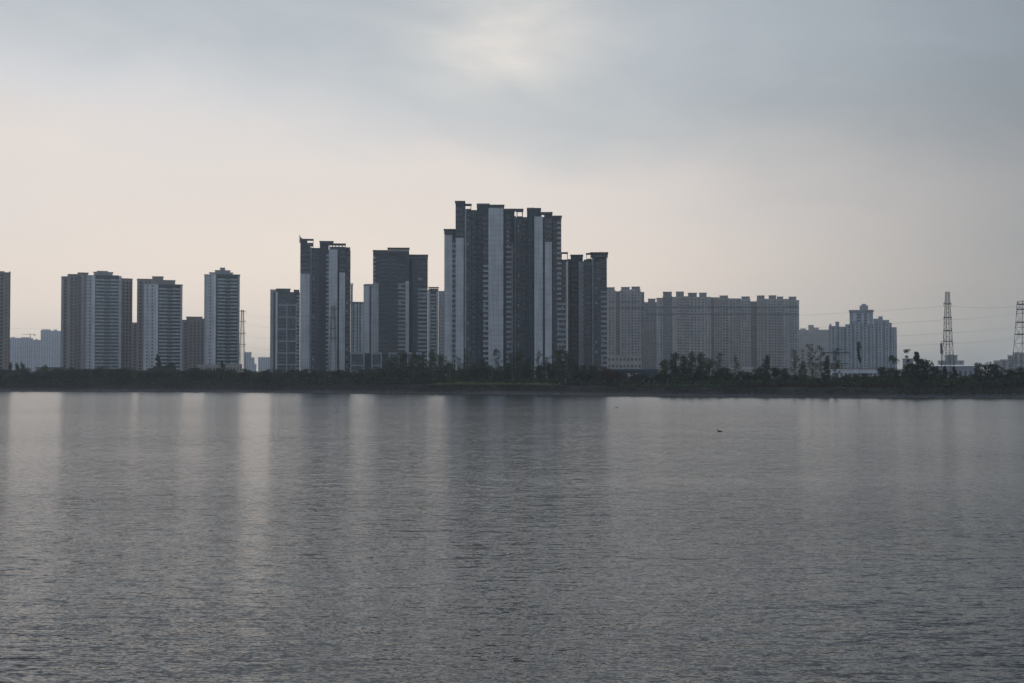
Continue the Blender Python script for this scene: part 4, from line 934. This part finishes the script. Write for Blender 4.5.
S = [
 ('round', 'leafd', 10.6, 361, 6, 90, 'round-crowned tree by the western edge, first of three in the gap'),
 ('round', 'leafd', 17, 361.6, 6, 90, 'middle of three round-crowned trees in the western gap'),
 ('round', 'leafd', 22.8, 360.6, 4.6, 90, 'narrowest of three round-crowned trees in the western gap'),
 ('broad', 'leafd', 43.5, 364.2, 9, 70, 'low dark mound of a tree beside the ochre building'),
 ('cone', 'leafd', 157.6, 355, 9, 36, 'dark pointed tree before the second banded tower'),
 ('broad', 'leafd', 170, 362.5, 12, 36, 'bushy dark tree right under the second banded tower'),
 ('cone', 'leafd', 222.4, 361.5, 8, 36, 'dark tree between the beige annex and tan gatehouse'),
 ('broad', 'leafd', 246, 368.5, 12, 30, 'dark bushy tree at the foot of the western pylon'),
 ('broad', 'leaf', 392, 357, 13, 34, 'leafy tree in front of the third white portal'),
 ('feathery', 'leaf', 402.6, 350, 13, 30, 'tall feathery tree between third and fourth white portals'),
 ('feathery', 'leaf', 413.5, 352, 12, 26, 'feathery tree covering the fourth white portal'),
 ('broad', 'leaf', 421.5, 354, 12, 32, 'full tree just east of the fourth white portal'),
 ('feathery', 'leaf', 431.5, 350, 13, 28, 'tallest feathery tree under the narrow banded tower'),
 ('feathery', 'leaf', 440.4, 354, 12, 26, 'feathery tree left of the slim wing of the tallest group'),
 ('broad', 'leafd', 448.4, 361, 11, 32, 'dark tree under the slim wing of the tallest group'),
 ('sparse', 'leaf', 457, 357, 9, 24, 'thin open tree under the first pale strip of the tallest group'),
 ('sparse', 'leaf', 464.4, 348.8, 9, 26, 'tall thin tree with tufts beside the white pilaster'),
 ('feathery', 'leafd', 474, 362, 12, 24, 'dark feathery tree under the glassy bay of the tallest group'),
 ('feathery', 'leafd', 484, 359, 11, 26, 'dark feathery tree just left of the broad pale wall'),
 ('windblown', 'leafd', 492.4, 349.6, 6, 24, 'windswept tree bending right across the broad pale wall'),
 ('sparse', 'leaf', 498.4, 356, 9, 28, 'short open tree crossing the right side of the broad pale wall'),
 ('feathery', 'leafd', 507, 362, 10, 28, 'dark feathery tree right of the broad pale wall'),
 ('feathery', 'leaf', 513.6, 352, 11, 24, 'leafy feathery tree left of the plain dark tower face'),
 ('feathery', 'leaf', 520.6, 349.6, 12, 28, 'taller feathery tree before the small-windowed dark bay'),
 ('feathery', 'leafd', 528, 357, 10, 30, 'shorter feathery tree before the plain dark tower face'),
 ('sparse', 'leaf', 537.6, 350.4, 8, 24, 'wispy tree crossing the first pale strip of the serrated tower'),
 ('sparse', 'leaf', 545, 357, 9, 26, 'wispy shorter tree between two pale strips of the serrated tower'),
 ('broad', 'leafd', 551.6, 361, 10, 30, 'dark rounded tree below the second pale strip'),
 ('feathery', 'leaf', 558.6, 348, 13, 26, 'thick tall tree under the serrated balconies'),
 ('feathery', 'leaf', 566.6, 350.6, 12, 30, 'leafy tree under the small open roof frame wing'),
 ('feathery', 'leafd', 574, 358, 10, 28, 'dark tree under the shorter eastern dark tower'),
 ('broad', 'leafd', 582.6, 364.6, 12, 30, 'low dark tree under the grey strip of the shorter tower'),
 ('broad', 'leafd', 592.6, 365.6, 14, 26, 'low bushy tree below the banded bays of the shorter tower'),
 ('broad', 'leafr', 602.6, 367.6, 13, 22, 'rusty low tree at the corner of the shorter dark tower'),
 ('broad', 'leafr', 613.6, 370.6, 12, 22, 'rusty bush-like tree left of the red-roofed hut'),
 ('broad', 'leafr', 631, 372.6, 12, 22, 'rusty bush-like tree right of the red-roofed hut'),
 ('broad', 'leafd', 643, 372.6, 14, 26, 'dark low tree before the long dark shed'),
 ('broad', 'leaf', 663.6, 358.6, 14, 30, 'left-hand tree of the large clump before the wide block'),
 ('broad', 'leaf', 675, 351.6, 15, 26, 'tall full tree, second of the large clump'),
 ('broad', 'leaf', 684.6, 354.6, 13, 32, 'slightly lower tree at the middle of the large clump'),
 ('feathery', 'leaf', 691.4, 350.6, 12, 28, 'highest feathery tree of the large clump'),
 ('broad', 'leaf', 700, 351.6, 13, 34, 'full tree right of centre in the large clump'),
 ('broad', 'leaf', 709, 358, 12, 28, 'lower tree near the right end of the large clump'),
 ('sparse', 'leaf', 719.6, 353, 10, 26, 'open-branched tree ending the large clump'),
 ('broad', 'leafd', 725, 366, 14, 30, 'dark low tree just past the large clump'),
 ('sparse', 'leaf', 736, 357, 9, 26, 'tufted tree before the little white cabin'),
 ('broad', 'leafd', 745, 370, 13, 26, 'dark low tree below the white pavilion'),
 ('broad', 'leafd', 757, 366, 14, 28, 'dark tree just right of the white pavilion'),
 ('feathery', 'leafd', 766, 355, 10, 26, 'tree leaning over the gap right of the white pavilion'),
 ('broad', 'leafd', 775, 366, 13, 28, 'dense dark tree below the three-housing block end'),
 ('broad', 'leafd', 785, 368, 13, 26, 'dense dark low tree below the end block'),
 ('sparse', 'leaf', 795.6, 349, 10, 26, 'tall tufted tree at the end corner of the eastern row'),
 ('feathery', 'leaf', 802.6, 361, 9, 24, 'small leafy tree in front of the pale narrow block'),
 ('sparse', 'leafd', 812.6, 343.6, 9, 26, 'tallest open tree before the unfinished building'),
 ('sparse', 'leafd', 821.6, 345, 10, 28, 'open dark tree left of the dark roof slab'),
 ('feathery', 'leafd', 827, 355, 10, 24, 'dark leafy tree before the unfinished building columns'),
 ('sparse', 'leafd', 835.6, 348, 9, 26, 'open tree rising over the dark roof slab'),
 ('broad', 'leaf', 846, 374, 14, 26, 'low green tree before the off-white hall'),
 ('tuft', 'leafd', 859.4, 344, 6, 30, 'pole-like tree with dense top before the stepped complex'),
 ('broad', 'leaf', 864, 377, 13, 24, 'low green tree under the blue-roofed shed'),
 ('windblown', 'leafd', 887.6, 355.4, 7.5, 28, 'windswept tree before the right side of the stepped complex'),
 ('windblown', 'leafd', 891.4, 358.4, 6, 32, 'smaller windswept tree just right of the first one'),
 ('broad', 'leafd', 882, 366.6, 14, 30, 'dark broad tree before the pinkish house'),
 ('broad', 'leafd', 895.6, 368, 14, 26, 'dark broad tree below the windswept pair'),
 ('flat', 'leafd', 907, 349, 7, 30, 'thin tree with flat tufted top against the sky'),
 ('cone', 'leafd', 917.4, 352.6, 18, 26, 'tall dark pointed tree, the biggest at the east end'),
 ('broad', 'leafd', 925.6, 358.6, 14, 28, 'dark full tree on the right shoulder of the pointed tree'),
 ('broad', 'leafd', 910, 362, 14, 32, 'dark full tree on the left shoulder of the pointed tree'),
 ('broad', 'leafd', 934, 366, 12, 30, 'dark tree left of the warehouse'),
 ('cone', 'leafd', 944.6, 366.6, 7, 28, 'small dark tree at the foot of the lone pylon'),
 ('cone', 'leafd', 954, 366.8, 8, 30, 'small dark tree right of the lone pylon'),
 ('broad', 'leafd', 980, 362.6, 14, 34, 'dark clump tree at the right end of the warehouse'),
 ('broad', 'leafd', 987.6, 361.4, 15, 32, 'highest dark tree between warehouse and end pylon'),
 ('broad', 'leafd', 996.6, 363.8, 14, 32, 'dark broad tree before the pale low east block'),
 ('broad', 'leafd', 1010, 368, 14, 30, 'dark low tree left of the end pylon'),
 ('broad', 'leafd', 1021, 367, 14, 30, 'dark low tree at the eastern edge'),
]
for kd, lf, px, top, w, off, lab in S: place_tree(kd, lf, px, top, w, off, lab)
# belt trees that nothing tells apart
belt = [(-60, 368), (0, 369), (40, 370.5), (70, 368.8), (100, 368.2), (150, 368.6), (200, 369.6), (260, 371), (300, 371), (350, 371), (385, 367), (450, 366), (560, 368), (600, 371.5), (640, 376), (662, 372), (700, 373), (740, 374.5), (800, 375), (840, 378), (880, 374), (900, 371), (940, 375), (1000, 374), (1100, 372)]
rnd = random.Random(5)
px = -50
while px < 1075:
    dens = 5.2 if px < 380 else 8.6
    for off in (26, 42):
        p = px + rnd.uniform(-1.8, 1.8); top = lerp_tab(belt, p) + rnd.uniform(-2.6, 3.4)
        kd, lf = rnd.choice([('broad', 'leafd'), ('broad', 'leaf'), ('broad', 'leafd'), ('feathery', 'leafd'), ('feathery', 'leaf')] + ([('broad', 'leafr')] if 570 < px < 660 else []))
        place_tree(kd, lf, p, top, rnd.uniform(10, 15), off + rnd.uniform(-6, 6), 'low dark green tree in the continuous belt along the far bank', 'trees in the dense belt along the bank', 'belt_tree')
    px += dens * 1.15

# undergrowth, grass and reeds along the crest
def scatter(name, label, cat, rng, n, offs, hfun, size, mat, seed, sq=.8):
    rd = random.Random(seed); q = MB()
    for _ in range(n):
        p = rd.uniform(*rng); off = rd.uniform(*offs); Y = shoreY(p) + off; z = groundz(p, off)
        h = hfun(p) * (.75 + .5 * NZ.noise(Vector((p * .35, off * .1, seed)))) ; zz = z + rd.random() ** .8 * max(.2, h)
        s = size * rd.uniform(.6, 1.3); a = Vector((rd.gauss(0, 1), rd.gauss(0, .5), rd.gauss(0, .7))).normalized(); b_ = a.cross(Vector((rd.gauss(0, 1), rd.gauss(0, 1), rd.gauss(0, 1)))).normalized() * sq
        c = Vector((X(p, Y), Y, zz)); q.poly([c - a * s, c + b_ * s * .7, c + a * s, c - b_ * s * .7], M[mat])
    o = q.build(name); tag(o, label, cat, kind='stuff'); return o
scatter('undergrowth', 'dense mixed bushes filling the top of the bank', 'undergrowth', (-80, 1110), 42000, (14, 36), lambda p: lerp_tab([(0, 5.2), (350, 4.6), (420, 3.6), (600, 3.4), (700, 3.4), (1024, 4.0)], p), .55, 'under', 3)
scatter('rusty_scrub', 'rusty brown scrub along the eastern bank', 'scrub', (735, 900), 5000, (12, 18), lambda p: 1.9, .38, 'leafr', 9)
scatter('grass_strip', 'bright yellow-green grass on the bank before the tallest towers', 'grass', (428, 562), 9000, (11.5, 15.5), lambda p: lerp_tab([(428, .5), (460, 1.4), (540, 1.2), (562, .4)], p), .22, 'grass', 12)
scatter('bank_grass', 'dull grass tufts along the bank top', 'grass', (-80, 1110), 42000, (5.5, 15), lambda p: .9, .24, 'reed', 15)
scatter('green_bank_plants', 'green low plants on the bank below the large tree clump', 'plants', (620, 720), 3500, (11, 14.5), lambda p: 1.5, .3, 'leaf', 18)

# stones at the waterline
rd = random.Random(31); q = MB()
for _ in range(1500):
    p = rd.uniform(-60, 1090); off = rd.uniform(-.5, 5.5); Y = shoreY(p) + off; z = groundz(p, off); s = rd.uniform(.15, .6)
    c = Vector((X(p, Y), Y, z)); base = [(c.x + math.cos(k * 1.05 + rd.random() * .5) * s, c.y + math.sin(k * 1.05) * s * .8) for k in range(6)]
    q.prism(base, z - .3, z + s * rd.uniform(.3, .7), M['cap'])
tag(q.build('shore_stones'), 'scattered grey stones along the waterline', 'stones', kind='stuff')

# three white posts and two thin poles on the bank
for px, y0, y1, off, lab in ((546.4, 384.6, 382.4, 12, 'short white post on the bank right of the bright grass'), (559.6, 385, 382.6, 12.5, 'squat white post, middle of three near the serrated tower foot'), (565.3, 383, 378.6, 17, 'tallest white post among three on the bank')):
    Y = shoreY(px) + off; z = groundz(px, off); H = max(.9, Z(y1, Y) - z)
    q = MB(); q.tube([(0, 0, -.3), (0, 0, H * .8), (0, 0, H * .93), (0, 0, H)], [.16, .15, .19, .1], M['para'], 8)
    tag(q.build('white_post', None, (X(px, Y), Y, z)), lab, 'post')
for px, y1, lab in ((770.4, 374.5, 'thin pale pole on the eastern bank, taller of a pair'), (774.6, 377.5, 'thin pale pole on the eastern bank, shorter of a pair')):
    Y = shoreY(px) + 13; z = groundz(px, 13); H = Z(y1, Y) - z
    q = MB(); q.tube([(0, 0, -.3), (0, 0, H), (.5, 0, H + .1)], [.1, .07, .05], M['steel'], 6)
    tag(q.build('thin_pole', None, (X(px, Y), Y, z)), lab, 'pole')

# water birds
def bird(px, py, L, lab, rz):
    Y = 7 * F / (py - HOR); r = empty('waterbird', (X(px, Y), Y, 0), lab, 'bird', None, rz)
    q = MB(); s = L
    pts = [(-.5, 0, .12), (-.42, 0, .1), (-.25, 0, .08), (0, 0, .06), (.22, 0, .09), (.33, 0, .17), (.36, 0, .24), (.36, 0, .3), (.39, 0, .35), (.45, 0, .36), (.51, 0, .34)]
    rr = [.02, .08, .17, .22, .18, .11, .07, .045, .07, .065, .025]
    q.tube([tuple(c * s for c in p) for p in pts], [a * s for a in rr], M['feather'], 10, flat=.8); o = q.build('body', r)
    for p in o.data.polygons: p.use_smooth = True
    q = MB(); q.tube([(.49 * s, 0, .345 * s), (.61 * s, 0, .32 * s)], [.022 * s, .008 * s], M['bill'], 6); q.build('bill', r)
bird(719.4, 431.6, .75, 'dark waterbird nearest the camera on the open water', R(160))
bird(336.8, 413, .6, 'tiny dark waterbird far out below the slab tower', R(20))
bird(616.6, 407.6, .6, 'tiny dark waterbird near the far bank below the cream building', R(190))

# =================================================================== HAZE
q = MB(); q.box(-5200, 5200, -80, 8300, -3.6, 125, None)
me = bpy.data.meshes.new('haze'); me.from_pydata(q.v, [], q.f)
m = bpy.data.materials.new('pale_air'); m.use_nodes = True; nt = m.node_tree; nt.nodes.clear()
out = nt.nodes.new('ShaderNodeOutputMaterial'); pv = nt.nodes.new('ShaderNodeVolumePrincipled')
pv.inputs['Color'].default_value = (.82, .92, 1.0, 1); pv.inputs['Density'].default_value = 0.000135; pv.inputs['Anisotropy'].default_value = .6
nt.links.new(pv.outputs[0], out.inputs['Volume']); me.materials.append(m)
hz = bpy.data.objects.new('haze', me); COL.objects.link(hz); tag(hz, 'thin pale haze in the air over the lake', 'haze', kind='stuff')

# =================================================================== SKY
SUN_EL, SUN_AZ = R(50), R(-2)          # azimuth from +Y towards +X
w = bpy.data.worlds.new('World'); scene.world = w; w.use_nodes = True; nt = w.node_tree; N, L = nt.nodes, nt.links
bg = N['Background']; bg.inputs['Strength'].default_value = 0.1
sky = N.new('ShaderNodeTexSky'); sky.sky_type = 'NISHITA'; sky.sun_disc = False; sky.sun_elevation = SUN_EL; sky.sun_rotation = SUN_AZ; sky.air_density = 1.5; sky.dust_density = 4
tc = N.new('ShaderNodeTexCoord'); sx = N.new('ShaderNodeSeparateXYZ'); L.new(tc.outputs['Generated'], sx.inputs[0])
def math_(op, a, b_=None, c=None):
    q = N.new('ShaderNodeMath'); q.operation = op
    for i, v in enumerate((a, b_, c)):
        if v is None: continue
        if isinstance(v, (int, float)): q.inputs[i].default_value = v
        else: L.new(v, q.inputs[i])
    return q.outputs[0]
def lin(c): return tuple(((v / 255) / 12.92 if v / 255 < .04045 else ((v / 255 + .055) / 1.055) ** 2.4) for v in c) + (1,)
def ramp(fac, stops, interp='LINEAR'):
    r = N.new('ShaderNodeValToRGB'); cr = r.color_ramp; cr.interpolation = interp
    while len(cr.elements) < len(stops): cr.elements.new(.5)
    for e_, (p, c) in zip(cr.elements, stops): e_.position = p; e_.color = c
    L.new(fac, r.inputs[0]); return r.outputs[0]
def mixc(f, a, b_, mode='MIX'):
    q = N.new('ShaderNodeMix'); q.data_type = 'RGBA'; q.blend_type = mode
    if isinstance(f, (int, float)): q.inputs[0].default_value = f
    else: L.new(f, q.inputs[0])
    for i, v in ((6, a), (7, b_)):
        if isinstance(v, tuple): q.inputs[i].default_value = v
        else: L.new(v, q.inputs[i])
    return q.outputs[2]
el = sx.outputs[2]; az = math_('ARCTAN2', sx.outputs[0], sx.outputs[1])
zc = math_('MAXIMUM', el, 0.0)
# slow cloud noise on the sky directions (stretched sideways like a flat deck)
cb = N.new('ShaderNodeCombineXYZ'); L.new(math_('MULTIPLY', az, 2.2), cb.inputs[0]); L.new(math_('MULTIPLY', el, 6.0), cb.inputs[1])
cn = N.new('ShaderNodeTexNoise'); cn.inputs['Scale'].default_value = 1.4; cn.inputs['Detail'].default_value = 5; cn.inputs['Roughness'].default_value = .48; cn.inputs['Distortion'].default_value = .3; L.new(cb.outputs[0], cn.inputs['Vector'])
cb2 = N.new('ShaderNodeCombineXYZ'); L.new(math_('MULTIPLY', az, 7), cb2.inputs[0]); L.new(math_('MULTIPLY', el, 16.0), cb2.inputs[1]); cb2.inputs[2].default_value = 4
cn2 = N.new('ShaderNodeTexNoise'); cn2.inputs['Scale'].default_value = 1.3; cn2.inputs['Detail'].default_value = 6; cn2.inputs['Roughness'].default_value = .5; L.new(cb2.outputs[0], cn2.inputs['Vector'])
cb3 = N.new('ShaderNodeCombineXYZ'); L.new(math_('MULTIPLY', az, 12), cb3.inputs[0]); L.new(math_('MULTIPLY_ADD', el, 34.0, math_('MULTIPLY', az, 5.0)), cb3.inputs[1]); cb3.inputs[2].default_value = 9
cn3 = N.new('ShaderNodeTexNoise'); cn3.inputs['Scale'].default_value = 1.1; cn3.inputs['Detail'].default_value = 8; cn3.inputs['Roughness'].default_value = .58; cn3.inputs['Distortion'].default_value = .5; L.new(cb3.outputs[0], cn3.inputs['Vector'])
warp = math_('MULTIPLY_ADD', math_('SUBTRACT', cn.outputs['Fac'], .5), .11, math_('MULTIPLY', math_('SUBTRACT', cn2.outputs['Fac'], .5), .035))
zw = math_('ADD', zc, warp)
base = ramp(zw, [(0, lin((249, 236, 218))), (.06, lin((240, 227, 215))), (.135, lin((228, 219, 213))), (.2, lin((213, 213, 216))), (.32, lin((182, 188, 198))), (1, lin((140, 148, 160)))], 'EASE')
deck = ramp(zw, [(0, lin((190, 192, 196))), (.16, lin((178, 184, 187))), (.22, lin((182, 190, 196))), (.42, lin((146, 152, 161))), (1, lin((132, 142, 156)))])
thr = math_('MULTIPLY_ADD', az, -.13, .170)
mk = N.new('ShaderNodeMapRange'); mk.interpolation_type = 'SMOOTHSTEP'; mk.inputs[1].default_value = -.035; mk.inputs[2].default_value = .05
L.new(math_('SUBTRACT', zw, thr), mk.inputs[0])
c1 = mixc(math_('MULTIPLY', mk.outputs[0], .9), base, deck)
# brighter break in the cloud near the hidden sun
da = math_('DIVIDE', math_('SUBTRACT', az, 0.0), .05); de = math_('DIVIDE', math_('SUBTRACT', zw, .230), .022)
r2 = math_('ADD', math_('MULTIPLY', da, da), math_('MULTIPLY', de, de))
gl = math_('EXPONENT', math_('MULTIPLY', r2, -.7)); gl = math_('MULTIPLY', gl, math_('MULTIPLY_ADD', cn3.outputs['Fac'], 1.1, .25))
c2 = mixc(math_('MINIMUM', math_('MULTIPLY', gl, .85), 1.0), c1, lin((236, 228, 220)))
# darker towards the east and behind the camera
azn = math_('MULTIPLY_ADD', az, 1 / (2 * math.pi), .5)
def A(a): return .5 + a / (2 * math.pi)
dim = ramp(azn, [(0, (.60, .76, .98, 1)), (A(-1.2), (.66, .77, .92, 1)), (A(-.55), (.9, .91, .93, 1)), (A(-.3), (1, 1, 1, 1)), (A(.0), (.97, .97, .97, 1)), (A(.1), (.87, .88, .90, 1)), (A(.2), (.67, .70, .74, 1)), (A(.34), (.37, .42, .48, 1)), (A(.8), (.48, .55, .65, 1)), (1, (.60, .76, .98, 1))])
dim_hi = mixc(math_('MINIMUM', math_('MULTIPLY', zc, 3.4), 1.0), dim, mixc(.38, dim, (.85, .85, .85, 1)))
c3 = mixc(1.0, c2, dim_hi, 'MULTIPLY')
c3 = mixc(1.0, c3, (11, 11, 11, 1), 'MULTIPLY')
tex = mixc(1.0, c3, mixc(math_('MULTIPLY', cn2.outputs['Fac'], 1.0), (.965, .965, .97, 1), (1.035, 1.035, 1.03, 1)), 'MULTIPLY')
tex = mixc(mk.outputs[0], tex, mixc(1.0, tex, mixc(cn3.outputs['Fac'], (.90, .91, .93, 1), (1.10, 1.09, 1.07, 1)), 'MULTIPLY'))
fin = mixc(.06, tex, sky.outputs[0])
L.new(fin, bg.inputs['Color'])

sd = bpy.data.lights.new('sun', 'SUN'); sd.energy = .5; sd.angle = R(30); sd.color = (1, .93, .85)
so = bpy.data.objects.new('sun', sd); COL.objects.link(so)
d = Vector((math.sin(SUN_AZ) * math.cos(SUN_EL), math.cos(SUN_AZ) * math.cos(SUN_EL), math.sin(SUN_EL)))
so.rotation_euler = d.to_track_quat('Z', 'Y').to_euler()

# =================================================================== CAMERA
cd = bpy.data.cameras.new('camera'); cd.sensor_width = 36; cd.lens = F * 36 / 1024; cd.clip_start = .5; cd.clip_end = 20000
co = bpy.data.objects.new('camera', cd); COL.objects.link(co); co.location = (0, 0, CAMZ); co.rotation_euler = (R(90) + PITCH, 0, 0)
scene.camera = co
vs = scene.view_settings; vs.view_transform = 'Standard'; vs.look = 'None'; vs.exposure = 0; vs.gamma = 1; vs.use_curve_mapping = False
scene.render.resolution_x = 1024; scene.render.resolution_y = 683
scene.cycles.max_bounces = 6; scene.cycles.volume_bounces = 1
print('objects', len(bpy.data.objects))
